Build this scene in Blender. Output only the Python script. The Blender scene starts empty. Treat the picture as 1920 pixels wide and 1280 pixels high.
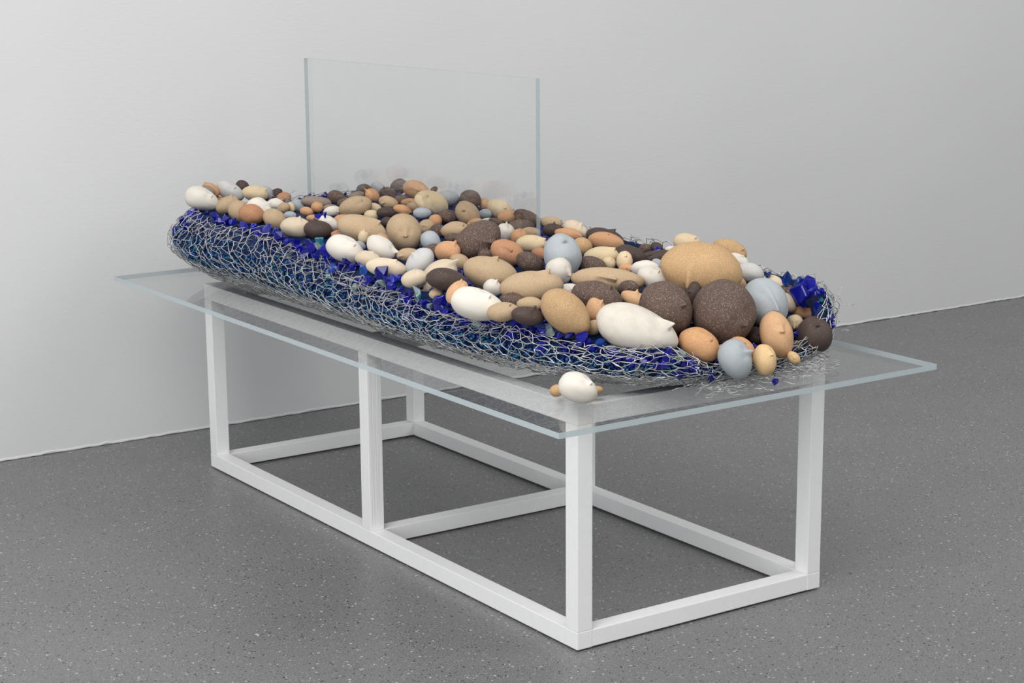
import bpy, bmesh, math, random
import numpy as np
from mathutils import Vector, Matrix, noise

# ------------------------------------------------------------------ camera, light, exposure
scene = bpy.context.scene
col = scene.collection
R3 = ((0.826026, 0.121782, -0.550318), (-0.563589, 0.166498, -0.809102), (-0.006907, 0.978492, 0.206167))
cam_data = bpy.data.cameras.new('camera')
cam_data.sensor_width = 36.0
cam_data.lens = 3554.575 / 1920 * 36.0
cam_data.clip_start = .05
cam = bpy.data.objects.new('camera', cam_data)
cam.matrix_world = Matrix.Translation((-2.08648, -2.84632, 1.37015)) @ Matrix(R3).to_4x4()
col.objects.link(cam)
scene.camera = cam

world = bpy.data.worlds.new('gallery_world')
scene.world = world
world.use_nodes = True
world.node_tree.nodes['Background'].inputs[0].default_value = (.96, .98, 1.0, 1)
world.node_tree.nodes['Background'].inputs[1].default_value = .38

def area_light(name, loc, target, sx, sy, power, colour):
    d = bpy.data.lights.new(name, 'AREA')
    d.shape = 'RECTANGLE'; d.size = sx; d.size_y = sy; d.energy = power; d.color = colour
    o = bpy.data.objects.new(name, d)
    o.location = loc
    o.rotation_euler = (Vector(target) - Vector(loc)).to_track_quat('-Z', 'Y').to_euler()
    col.objects.link(o)
    return o
area_light('ceiling_light_key', (-2.0, -1.3, 3.7), (-.2, .8, .2), 2.8, 2.8, 118, (1.0, .99, .97))
area_light('ceiling_light_side', (3.0, -2.0, 3.7), (2.6, 2.0, 1.0), 3.0, 3.0, 74, (1.0, .99, .97))
area_light('left_fill_light', (-4.4, -2.2, 1.4), (.0, 1.4, .5), 3.2, 2.4, 96, (.98, .99, 1.0))  # unseen soft light added at left to brighten the wall and leg faces

vs = scene.view_settings
vs.view_transform = 'Standard'; vs.look = 'None'; vs.gamma = 1.0; vs.use_curve_mapping = False
vs.exposure = 0.0
cy = scene.cycles
cy.use_denoising = True
cy.max_bounces = 12; cy.transparent_max_bounces = 24; cy.caustics_reflective = False; cy.caustics_refractive = False

# ------------------------------------------------------------------ helpers
def lin(r, g, b):
    f = lambda c: (c / 255 / 12.92) if c / 255 <= .04045 else ((c / 255 + .055) / 1.055) ** 2.4
    return (f(r), f(g), f(b), 1)
def new_mat(name):
    m = bpy.data.materials.new(name); m.use_nodes = True
    nt = m.node_tree
    return m, nt, nt.nodes['Principled BSDF']
def node(nt, kind, **kw):
    n = nt.nodes.new(kind)
    for k, v in kw.items():
        if k in n.inputs.keys(): n.inputs[k].default_value = v
        else: setattr(n, k, v)
    return n
def ramp(nt, fac, stops):
    r = nt.nodes.new('ShaderNodeValToRGB')
    el = r.color_ramp.elements
    while len(el) < len(stops): el.new(.5)
    for e, (p, c) in zip(el, stops): e.position = p; e.color = c
    nt.links.new(fac, r.inputs['Fac'])
    return r.outputs['Color']
def mix(nt, fac, a, b, mode='MIX'):
    m = nt.nodes.new('ShaderNodeMix'); m.data_type = 'RGBA'; m.blend_type = mode
    for sock, v in ((m.inputs[0], fac), (m.inputs[6], a), (m.inputs[7], b)):
        if hasattr(v, 'is_linked'): nt.links.new(v, sock)
        else: sock.default_value = v
    return m.outputs[2]
def link_obj(name, me, parent=None, mats=()):
    o = bpy.data.objects.new(name, me)
    for m in mats: me.materials.append(m)
    col.objects.link(o)
    if parent is not None: o.parent = parent
    return o
def tag(o, label=None, cat=None, group=None, kind=None):
    for k, v in (('label', label), ('category', cat), ('group', group), ('kind', kind)):
        if v: o[k] = v
    return o
def box_mesh(name, x0, x1, y0, y1, z0, z1, bevel=0.0, seg=2):
    bm = bmesh.new()
    v = [bm.verts.new((x, y, z)) for z in (z0, z1) for y in (y0, y1) for x in (x0, x1)]
    for f in ((0, 2, 3, 1), (4, 5, 7, 6), (0, 1, 5, 4), (2, 6, 7, 3), (0, 4, 6, 2), (1, 3, 7, 5)):
        bm.faces.new([v[i] for i in f])
    if bevel: bmesh.ops.bevel(bm, geom=bm.edges[:], offset=bevel, segments=seg, profile=.6, affect='EDGES')
    me = bpy.data.meshes.new(name); bm.to_mesh(me); bm.free()
    return me
def fast_mesh(name, verts, quads):
    me = bpy.data.meshes.new(name)
    verts = np.asarray(verts, np.float32); quads = np.asarray(quads, np.int32)
    k = quads.shape[1]
    me.vertices.add(len(verts)); me.vertices.foreach_set('co', verts.ravel())
    me.loops.add(quads.size); me.loops.foreach_set('vertex_index', quads.ravel())
    me.polygons.add(len(quads))
    me.polygons.foreach_set('loop_start', np.arange(0, quads.size, k, dtype=np.int32))
    me.update(calc_edges=True); me.validate()
    return me

# ------------------------------------------------------------------ materials
def make_wall():
    m, nt, b = new_mat('painted_wall')
    tc = node(nt, 'ShaderNodeTexCoord')
    n1 = node(nt, 'ShaderNodeTexNoise', Scale=1.3, Detail=3.0); nt.links.new(tc.outputs['Object'], n1.inputs['Vector'])
    c = ramp(nt, n1.outputs['Fac'], [(.3, (.72, .721, .725, 1)), (.75, (.75, .751, .755, 1))])
    nt.links.new(c, b.inputs['Base Color'])
    mp = node(nt, 'ShaderNodeMapping'); mp.inputs['Scale'].default_value = (45, 45, 110)
    nt.links.new(tc.outputs['Object'], mp.inputs['Vector'])
    n2 = node(nt, 'ShaderNodeTexNoise', Scale=1.0, Detail=5.0, Roughness=.6); nt.links.new(mp.outputs[0], n2.inputs['Vector'])
    bp = node(nt, 'ShaderNodeBump', Strength=.16, Distance=.004); nt.links.new(n2.outputs['Fac'], bp.inputs['Height'])
    nt.links.new(bp.outputs[0], b.inputs['Normal'])
    b.inputs['Roughness'].default_value = .6
    return m
def make_floor():
    m, nt, b = new_mat('speckled_vinyl')
    tc = node(nt, 'ShaderNodeTexCoord')
    n0 = node(nt, 'ShaderNodeTexNoise', Scale=3.0, Detail=4.0); nt.links.new(tc.outputs['Object'], n0.inputs['Vector'])
    base = ramp(nt, n0.outputs['Fac'], [(.3, lin(115, 115, 116)), (.7, lin(121, 121, 121))])
    n1 = node(nt, 'ShaderNodeTexNoise', Scale=420.0, Detail=2.0); nt.links.new(tc.outputs['Object'], n1.inputs['Vector'])
    g = ramp(nt, n1.outputs['Fac'], [(.3, (.58, .58, .58, 1)), (.5, (1, 1, 1, 1)), (.72, (1.5, 1.5, 1.5, 1))])
    c = mix(nt, 1.0, base, g, 'MULTIPLY')
    for sc, lo, hi, colr, seed in ((170, .0, .030, lin(190, 191, 191), 0), (175, .955, 1.0, lin(40, 40, 42), 3.1), (280, .0, .10, lin(158, 159, 159), 7.7), (300, .90, 1.0, lin(58, 58, 60), 12.3)):
        mp = node(nt, 'ShaderNodeMapping'); mp.inputs['Location'].default_value = (seed, seed * .7, 0)
        nt.links.new(tc.outputs['Object'], mp.inputs['Vector'])
        nz = node(nt, 'ShaderNodeTexNoise', Scale=sc * .9, Detail=1.0); nt.links.new(mp.outputs[0], nz.inputs['Vector'])
        warp = node(nt, 'ShaderNodeMix', data_type='VECTOR'); warp.inputs[0].default_value = .006
        nt.links.new(mp.outputs[0], warp.inputs[4]); nt.links.new(nz.outputs['Color'], warp.inputs[5])
        v = node(nt, 'ShaderNodeTexVoronoi', Scale=sc); nt.links.new(warp.outputs[1], v.inputs['Vector'])
        sep = node(nt, 'ShaderNodeSeparateColor'); nt.links.new(v.outputs['Color'], sep.inputs[0])
        a = node(nt, 'ShaderNodeMath', operation='GREATER_THAN' if hi == 1.0 else 'LESS_THAN')
        a.inputs[1].default_value = lo if hi == 1.0 else hi
        nt.links.new(sep.outputs[0], a.inputs[0])
        d = node(nt, 'ShaderNodeMath', operation='LESS_THAN'); d.inputs[1].default_value = .42
        nt.links.new(v.outputs['Distance'], d.inputs[0])
        pr = node(nt, 'ShaderNodeMath', operation='MULTIPLY'); nt.links.new(a.outputs[0], pr.inputs[0]); nt.links.new(d.outputs[0], pr.inputs[1])
        c = mix(nt, pr.outputs[0], c, colr)
    nt.links.new(c, b.inputs['Base Color'])
    b.inputs['Roughness'].default_value = .38
    b.inputs['Specular IOR Level'].default_value = .45
    bp = node(nt, 'ShaderNodeBump', Strength=.06, Distance=.002); nt.links.new(n1.outputs['Fac'], bp.inputs['Height'])
    nt.links.new(bp.outputs[0], b.inputs['Normal'])
    return m
def make_paint():
    m, nt, b = new_mat('white_painted_wood')
    tc = node(nt, 'ShaderNodeTexCoord')
    mp = node(nt, 'ShaderNodeMapping'); mp.inputs['Scale'].default_value = (60, 60, 60)
    nt.links.new(tc.outputs['Object'], mp.inputs['Vector'])
    n = node(nt, 'ShaderNodeTexNoise', Scale=1.0, Detail=5.0); nt.links.new(mp.outputs[0], n.inputs['Vector'])
    c = ramp(nt, n.outputs['Fac'], [(.3, (.87, .87, .87, 1)), (.7, (.90, .90, .895, 1))])
    nt.links.new(c, b.inputs['Base Color'])
    b.inputs['Roughness'].default_value = .45
    bp = node(nt, 'ShaderNodeBump', Strength=.10, Distance=.002); nt.links.new(n.outputs['Fac'], bp.inputs['Height'])
    nt.links.new(bp.outputs[0], b.inputs['Normal'])
    return m
def make_grain_paint():
    m, nt, b = new_mat('white_painted_wood_with_grain')
    tc = node(nt, 'ShaderNodeTexCoord')
    mp = node(nt, 'ShaderNodeMapping'); mp.inputs['Scale'].default_value = (260, 260, 5)
    nt.links.new(tc.outputs['Object'], mp.inputs['Vector'])
    n = node(nt, 'ShaderNodeTexNoise', Scale=1.0, Detail=4.0); nt.links.new(mp.outputs[0], n.inputs['Vector'])
    b.inputs['Base Color'].default_value = (.88, .88, .875, 1)
    b.inputs['Roughness'].default_value = .45
    bp = node(nt, 'ShaderNodeBump', Strength=.45, Distance=.003); nt.links.new(n.outputs['Fac'], bp.inputs['Height'])
    nt.links.new(bp.outputs[0], b.inputs['Normal'])
    return m
def make_clear(name, tint, share, rough=0.0):
    """clear sheet: light passes straight through, Fresnel share is reflected on both faces"""
    m = bpy.data.materials.new(name); m.use_nodes = True
    nt = m.node_tree; nt.nodes.clear()
    out = nt.nodes.new('ShaderNodeOutputMaterial')
    tr = node(nt, 'ShaderNodeBsdfTransparent'); tr.inputs[0].default_value = tint
    gl = node(nt, 'ShaderNodeBsdfGlossy'); gl.inputs['Roughness'].default_value = rough
    geo = node(nt, 'ShaderNodeNewGeometry')
    ior = node(nt, 'ShaderNodeMix'); ior.inputs[2].default_value = 1.49; ior.inputs[3].default_value = 1 / 1.49
    nt.links.new(geo.outputs['Backfacing'], ior.inputs[0])
    fr = node(nt, 'ShaderNodeFresnel'); nt.links.new(ior.outputs[0], fr.inputs['IOR'])
    ms = node(nt, 'ShaderNodeMixShader')
    wk = node(nt, 'ShaderNodeMath', operation='MULTIPLY'); wk.inputs[1].default_value = share
    nt.links.new(fr.outputs[0], wk.inputs[0])
    nt.links.new(wk.outputs[0], ms.inputs[0]); nt.links.new(tr.outputs[0], ms.inputs[1]); nt.links.new(gl.outputs[0], ms.inputs[2])
    nt.links.new(ms.outputs[0], out.inputs['Surface'])
    return m
def make_edge(name, colr, see_through):
    m, nt, b = new_mat(name)
    b.inputs['Base Color'].default_value = colr
    b.inputs['Roughness'].default_value = .3
    tr = node(nt, 'ShaderNodeBsdfTransparent'); tr.inputs[0].default_value = (.85, .93, .95, 1)
    ms = node(nt, 'ShaderNodeMixShader'); ms.inputs[0].default_value = see_through
    nt.links.new(b.outputs[0], ms.inputs[1]); nt.links.new(tr.outputs[0], ms.inputs[2])
    nt.links.new(ms.outputs[0], nt.nodes['Material Output'].inputs['Surface'])
    return m
def make_wire():
    m, nt, b = new_mat('galvanised_wire')
    b.inputs['Base Color'].default_value = (.68, .68, .67, 1)
    b.inputs['Metallic'].default_value = .75
    b.inputs['Roughness'].default_value = .32
    return m
def make_glass(name, colr, trans, rough=.08, ior=1.5):
    m, nt, b = new_mat(name)
    oi = node(nt, 'ShaderNodeObjectInfo')
    hv = node(nt, 'ShaderNodeHueSaturation'); hv.inputs['Color'].default_value = colr
    mr = node(nt, 'ShaderNodeMapRange'); mr.inputs[3].default_value = .7; mr.inputs[4].default_value = 1.5
    nt.links.new(oi.outputs['Random'], mr.inputs[0]); nt.links.new(mr.outputs[0], hv.inputs['Value'])
    nt.links.new(hv.outputs[0], b.inputs['Base Color'])
    b.inputs['Transmission Weight'].default_value = trans
    b.inputs['Roughness'].default_value = rough
    b.inputs['IOR'].default_value = ior
    return m
def make_film():
    m, nt, b = new_mat('blue_film')
    tc = node(nt, 'ShaderNodeTexCoord')
    n = node(nt, 'ShaderNodeTexNoise', Scale=70.0, Detail=4.0); nt.links.new(tc.outputs['Object'], n.inputs['Vector'])
    c = ramp(nt, n.outputs['Fac'], [(.3, lin(6, 18, 50)), (.55, lin(8, 40, 85)), (.75, lin(12, 55, 95))])
    nt.links.new(c, b.inputs['Base Color'])
    b.inputs['Roughness'].default_value = .5
    b.inputs['Specular IOR Level'].default_value = .25
    bp = node(nt, 'ShaderNodeBump', Strength=.8, Distance=.006); nt.links.new(n.outputs['Fac'], bp.inputs['Height'])
    nt.links.new(bp.outputs[0], b.inputs['Normal'])
    return m
def make_clay(name, colr, grain=.25, scale=900, fleck=0.0, fleck_col=None, bump=.15, blotch=.10, rough=.75, blotch_col=None):
    m, nt, b = new_mat(name)
    tc = node(nt, 'ShaderNodeTexCoord')
    oi = node(nt, 'ShaderNodeAttribute', attribute_type='OBJECT', attribute_name='tone')
    off = node(nt, 'ShaderNodeVectorMath', operation='ADD')
    sc = node(nt, 'ShaderNodeVectorMath', operation='SCALE'); sc.inputs['Scale'].default_value = 3.0
    cmb = node(nt, 'ShaderNodeCombineXYZ')
    for i in range(3): nt.links.new(oi.outputs['Fac'], cmb.inputs[i])
    nt.links.new(cmb.outputs[0], sc.inputs[0])
    nt.links.new(tc.outputs['Object'], off.inputs[0]); nt.links.new(sc.outputs[0], off.inputs[1])
    P = off.outputs[0]
    n1 = node(nt, 'ShaderNodeTexNoise', Scale=scale, Detail=2.0); nt.links.new(P, n1.inputs['Vector'])
    n2 = node(nt, 'ShaderNodeTexNoise', Scale=38.0, Detail=3.0); nt.links.new(P, n2.inputs['Vector'])
    lo = tuple(c * (1 - grain * 1.3) for c in colr[:3]) + (1,); hi = tuple(min(1, c * (1 + grain)) for c in colr[:3]) + (1,)
    c = ramp(nt, n1.outputs['Fac'], [(.32, lo), (.5, colr), (.70, hi)])
    b2 = blotch_col or tuple(x * .78 for x in colr[:3]) + (1,)
    bl = ramp(nt, n2.outputs['Fac'], [(.45, (0, 0, 0, 1)), (.8, (1, 1, 1, 1))])
    mb = node(nt, 'ShaderNodeMath', operation='MULTIPLY'); mb.inputs[1].default_value = blotch * 3
    nt.links.new(bl, mb.inputs[0])
    c = mix(nt, mb.outputs[0], c, b2)
    if fleck:
        v = node(nt, 'ShaderNodeTexVoronoi', Scale=800.0); nt.links.new(P, v.inputs['Vector'])
        sep = node(nt, 'ShaderNodeSeparateColor'); nt.links.new(v.outputs['Color'], sep.inputs[0])
        a = node(nt, 'ShaderNodeMath', operation='LESS_THAN'); a.inputs[1].default_value = fleck; nt.links.new(sep.outputs[0], a.inputs[0])
        d = node(nt, 'ShaderNodeMath', operation='LESS_THAN'); d.inputs[1].default_value = .45; nt.links.new(v.outputs['Distance'], d.inputs[0])
        pr = node(nt, 'ShaderNodeMath', operation='MULTIPLY'); nt.links.new(a.outputs[0], pr.inputs[0]); nt.links.new(d.outputs[0], pr.inputs[1])
        c = mix(nt, pr.outputs[0], c, fleck_col)
    hv = node(nt, 'ShaderNodeHueSaturation')
    mr = node(nt, 'ShaderNodeMapRange'); mr.inputs[3].default_value = .93; mr.inputs[4].default_value = 1.07
    nt.links.new(oi.outputs['Fac'], mr.inputs[0]); nt.links.new(mr.outputs[0], hv.inputs['Value'])
    nt.links.new(c, hv.inputs['Color']); nt.links.new(hv.outputs[0], b.inputs['Base Color'])
    b.inputs['Roughness'].default_value = rough
    b.inputs['Specular IOR Level'].default_value = .3
    bp = node(nt, 'ShaderNodeBump', Strength=bump, Distance=.0015); nt.links.new(n1.outputs['Fac'], bp.inputs['Height'])
    nt.links.new(bp.outputs[0], b.inputs['Normal'])
    return m
CLAY = {
    'W': make_clay('white_clay', lin(228, 221, 210), .03, 500, bump=.05, blotch=.05, rough=.6, blotch_col=lin(222, 212, 196)),
    'W2': make_clay('stained_white_clay', lin(226, 219, 207), .04, 500, bump=.12, blotch=.16, rough=.65, blotch_col=lin(196, 178, 148)),
    'S': make_clay('pale_grey_clay', lin(206, 204, 202), .03, 500, bump=.05, blotch=.05, rough=.65),
    'P': make_clay('pale_beige_clay', lin(222, 204, 178), .09, 900, bump=.15, blotch=.06),
    'C': make_clay('cream_clay', lin(222, 201, 166), .06, 700, bump=.08, blotch=.07, blotch_col=lin(222, 190, 135)),
    'CT': make_clay('tan_clay', lin(224, 190, 142), .12, 800, bump=.25, blotch=.06),
    'T': make_clay('sand_clay', lin(194, 168, 136), .20, 1000, fleck=.05, fleck_col=lin(225, 200, 165), bump=.3, blotch=.05),
    'TB': make_clay('sand_brown_clay', lin(190, 156, 116), .22, 900, fleck=.10, fleck_col=lin(232, 205, 170), bump=.35, blotch=.08, blotch_col=lin(160, 122, 92)),
    'TO': make_clay('orange_sand_clay', lin(197, 161, 119), .22, 800, fleck=.10, fleck_col=lin(240, 208, 165), bump=.45, blotch=.05, blotch_col=lin(190, 140, 95)),
    'TO2': make_clay('orange_clay', lin(205, 156, 112), .20, 900, fleck=.08, fleck_col=lin(235, 195, 150), bump=.3, blotch=.07),
    'O': make_clay('terracotta_clay', lin(211, 162, 122), .18, 900, fleck=.05, fleck_col=lin(232, 190, 145), bump=.3, blotch=.08, blotch_col=lin(188, 122, 76)),
    'OL': make_clay('peach_clay', lin(213, 170, 130), .15, 900, fleck=.08, fleck_col=lin(238, 200, 160), bump=.3, blotch=.05),
    'R': make_clay('reddish_clay', lin(190, 140, 106), .22, 900, fleck=.06, fleck_col=lin(215, 175, 135), bump=.3, blotch=.08),
    'N': make_clay('grey_brown_clay', lin(146, 130, 118), .20, 900, fleck=.08, fleck_col=lin(195, 180, 165), bump=.3, blotch=.06),
    'B': make_clay('speckled_brown_clay', lin(99, 82, 74), .22, 900, fleck=.13, fleck_col=lin(196, 172, 152), bump=.35, blotch=.07),
    'D': make_clay('dark_brown_clay', lin(80, 66, 61), .06, 700, fleck=.012, fleck_col=lin(170, 155, 145), bump=.10, blotch=.05, rough=.6),
    'G': make_clay('blue_grey_clay', lin(174, 180, 184), .05, 700, fleck=.03, fleck_col=lin(205, 212, 218), bump=.15, blotch=.04, rough=.7),
}
WALL, FLOOR, PAINT, GRAIN, WIRE, FILM = make_wall(), make_floor(), make_paint(), make_grain_paint(), make_wire(), make_film()
SHEET = make_clear('clear_sheet', (.985, .99, .99, 1), .5)
PANE = make_clear('clear_pane', (.996, .998, .998, 1), 1.3)
EDGE = make_edge('sheet_edge', lin(192, 203, 207), .12)
PANE_EDGE = make_edge('pane_edge', lin(172, 180, 182), .45)
GLASS = {
    'c': make_glass('cobalt_glass', (.014, .018, .48, 1), .6),
    'm': make_glass('mid_blue_glass', (.02, .09, .50, 1), .6),
    't': make_glass('teal_glass', (.05, .38, .52, 1), .6),
    'p': make_glass('aqua_glass', (.60, .80, .80, 1), .75, .15),
    'v': make_glass('violet_blue_glass', (.03, .02, .36, 1), .5),
}
GRAVEL = {
    'c': make_glass('cobalt_gravel', (.008, .010, .17, 1), .25, .12),
    'm': make_glass('blue_gravel', (.015, .10, .34, 1), .25, .12),
    't': make_glass('teal_gravel', (.035, .21, .38, 1), .3, .12),
}

# ------------------------------------------------------------------ setting
fl = link_obj('floor', box_mesh('floor', -5, 6, -5, 2.055, -.05, 0), None, [FLOOR])
tag(fl, 'grey speckled vinyl gallery floor', kind='structure')
wl = link_obj('wall_back', box_mesh('wall_back', -5, 6, 2.044, 2.2, .0012, 3.6), None, [WALL])
tag(wl, 'plain white painted gallery wall', kind='structure')

bead = random.Random(3)
bm = bmesh.new()
n = 420
prev = None
for i in range(n + 1):
    x = -2.5 + 8.0 * i / n
    lo = .0006 + (bead.random() ** 3) * .004; d = .0022 + bead.random() * .0012
    ring_v = [bm.verts.new(p) for p in ((x, 2.0445, lo), (x, 2.0445 - d, lo + .0005), (x, 2.0445 - d, lo + .004), (x, 2.0445, lo + .0075))]
    if prev:
        for a in range(3): bm.faces.new((prev[a], ring_v[a], ring_v[a + 1], prev[a + 1]))
    prev = ring_v
me = bpy.data.meshes.new('trim_1'); bm.to_mesh(me); bm.free()
tag(link_obj('trim_1', me, None, [WALL]), 'thin uneven bead of paint where wall meets floor', kind='structure')

# ------------------------------------------------------------------ stand
W, L, H, T, TY = .6475, 1.657, .5, .0402, .0372
MID = .8072
stand = bpy.data.objects.new('display_stand', None); col.objects.link(stand)
tag(stand, 'white painted wooden box-frame stand carrying the clear tabletop', 'stand')
def beam(name, x0, x1, y0, y1, z0, z1, m=PAINT):
    c = ((x0 + x1) / 2, (y0 + y1) / 2, (z0 + z1) / 2)
    me = box_mesh(name, x0 - c[0], x1 - c[0], y0 - c[1], y1 - c[1], z0 - c[2], z1 - c[2], .0016)
    o = link_obj(name, me, stand, [m]); o.location = c
    return o
for x0, x1 in ((0, TY), (W - TY, W)):
    beam('base_rail', x0, x1, 0, L, .004, T)
    beam('top_rail', x0, x1, 0, L, H - T, H)
    for y0, m in ((0, PAINT), (MID, GRAIN), (L - T, PAINT)):
        beam('leg', x0 + .0003, x1 - .0003, y0 + .0003, y0 + T - .0003, T, H - T, m)
for y0 in (0, MID, L - T):
    beam('base_cross_rail', TY, W - TY, y0 + .0006, y0 + T - .0006, .0045, T - .0006)
    beam('top_cross_rail', TY, W - TY, y0 + .0006, y0 + T - .0006, H - T, H - .0006)

# ------------------------------------------------------------------ clear tabletop and upright pane
def sheet(name, corners, axis_thick, label, m_face, m_edge):
    """slab from 4 corners in order plus thickness vector; big faces clear, rim faces frosted"""
    bm = bmesh.new()
    t = Vector(axis_thick)
    a = [bm.verts.new(Vector(c)) for c in corners]; b = [bm.verts.new(Vector(c) + t) for c in corners]
    bm.faces.new(a[::-1]).material_index = 0; bm.faces.new(b).material_index = 0
    for i in range(4):
        bm.faces.new((a[i], a[(i + 1) % 4], b[(i + 1) % 4], b[i])).material_index = 1
    bmesh.ops.recalc_face_normals(bm, faces=bm.faces[:])
    me = bpy.data.meshes.new(name); bm.to_mesh(me); bm.free()
    return tag(link_obj(name, me, None, [m_face, m_edge]), label, 'clear sheet')
sheet('clear_tabletop', [(-.1742, -.1816, H + .0002), (.7864, -.1816, H + .0002), (.7864, 1.8345, H + .0002), (-.1742, 1.8345, H + .0002)], (0, 0, .0115),
      'large horizontal clear sheet with pale blue-grey edges lying on the white stand', SHEET, EDGE)
sheet('upright_clear_sheet', [(.400, .706, .556), (.365, 1.75, .556), (.365, 1.75, 1.066), (.400, .706, 1.066)], (.0115, .0004, 0),
      'upright clear pane standing among the ceramic heads in the nest', PANE, PANE_EDGE)

# ------------------------------------------------------------------ nest of wire netting
def lerp(x, xs, ys):
    if x <= xs[0]: return ys[0]
    for i in range(1, len(xs)):
        if x <= xs[i]:
            k = (x - xs[i-1]) / (xs[i] - xs[i-1])
            return ys[i-1] + (ys[i] - ys[i-1]) * k
    return ys[-1]
NCX, NCY, NA = .315, .80, .345      # footprint of the nest on the plate
PLATE_Z = .5117
def foot(th):
    c, s = math.cos(th), math.sin(th)
    NB = .865 if s < 0 else .885
    NE = 6.0 if s > 0 else (3.0 if c < 0 else 7.0)
    r = (abs(c / NA) ** NE + abs(s / NB) ** NE) ** (-1 / NE)
    x, y = NCX + r * c, NCY + r * s
    gx = math.copysign(abs((x - NCX) / NA) ** (NE - 1) / NA, x - NCX)
    gy = math.copysign(abs((y - NCY) / NB) ** (NE - 1) / NB, y - NCY)
    g = math.hypot(gx, gy)
    return x, y, gx / g, gy / g
def rim_height(x, y):
    left = lerp(y, [-.1, .0, .2, .45, .7, .95, 1.2, 1.6, 1.8], [.585, .600, .617, .618, .632, .660, .690, .695, .695])
    right = lerp(y, [-.1, .0, .2, .6, 1.0, 1.6], [.655, .665, .675, .68, .685, .69])
    k = lerp(x, [.1, .5], [0, 1])
    h = left * (1 - k) + right * k
    if y < .1:                                             # the net sags where heads spill over the near end
        dip = lerp(x, [.17, .27, .52, .61], [0, 1, 1, 0]) * lerp(y, [-.02, .06], [1, 0])
        h -= lerp(x, [.2, .5], [.055, .085]) * dip
    return h
def bulge(x, y):
    return lerp(y, [-.1, .2, .6, .9, 1.2, 1.5, 1.7], [.012, .016, .030, .040, .052, .095, .135]) * lerp(x, [.3, .62], [1, .55]) + .03 * lerp(x, [.5, .62], [0, 1]) * lerp(y, [.0, .3], [1, 0])
def nest_point(th, v, off=0.0):
    """point on the netting: th round the nest, v 0 at the plate to 1 at the rim"""
    x, y, nx, ny = foot(th)
    zr = rim_height(x, y); b = bulge(x, y)
    o0 = lerp(y, [-.05, .2, 1.1, 1.6], [.040, .062, .062, .030])
    if v < .62: o = -o0 + (b + o0) * (1 - (1 - v / .62) ** 2)
    else: o = b - (b * .45 + .006) * ((v - .62) / .38) ** 2
    if v > 1: o -= (v - 1) * .10
    o += off
    return x + nx * o, y + ny * o, PLATE_Z + .003 + (zr - PLATE_Z - .003) * min(v, 1.08)

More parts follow.
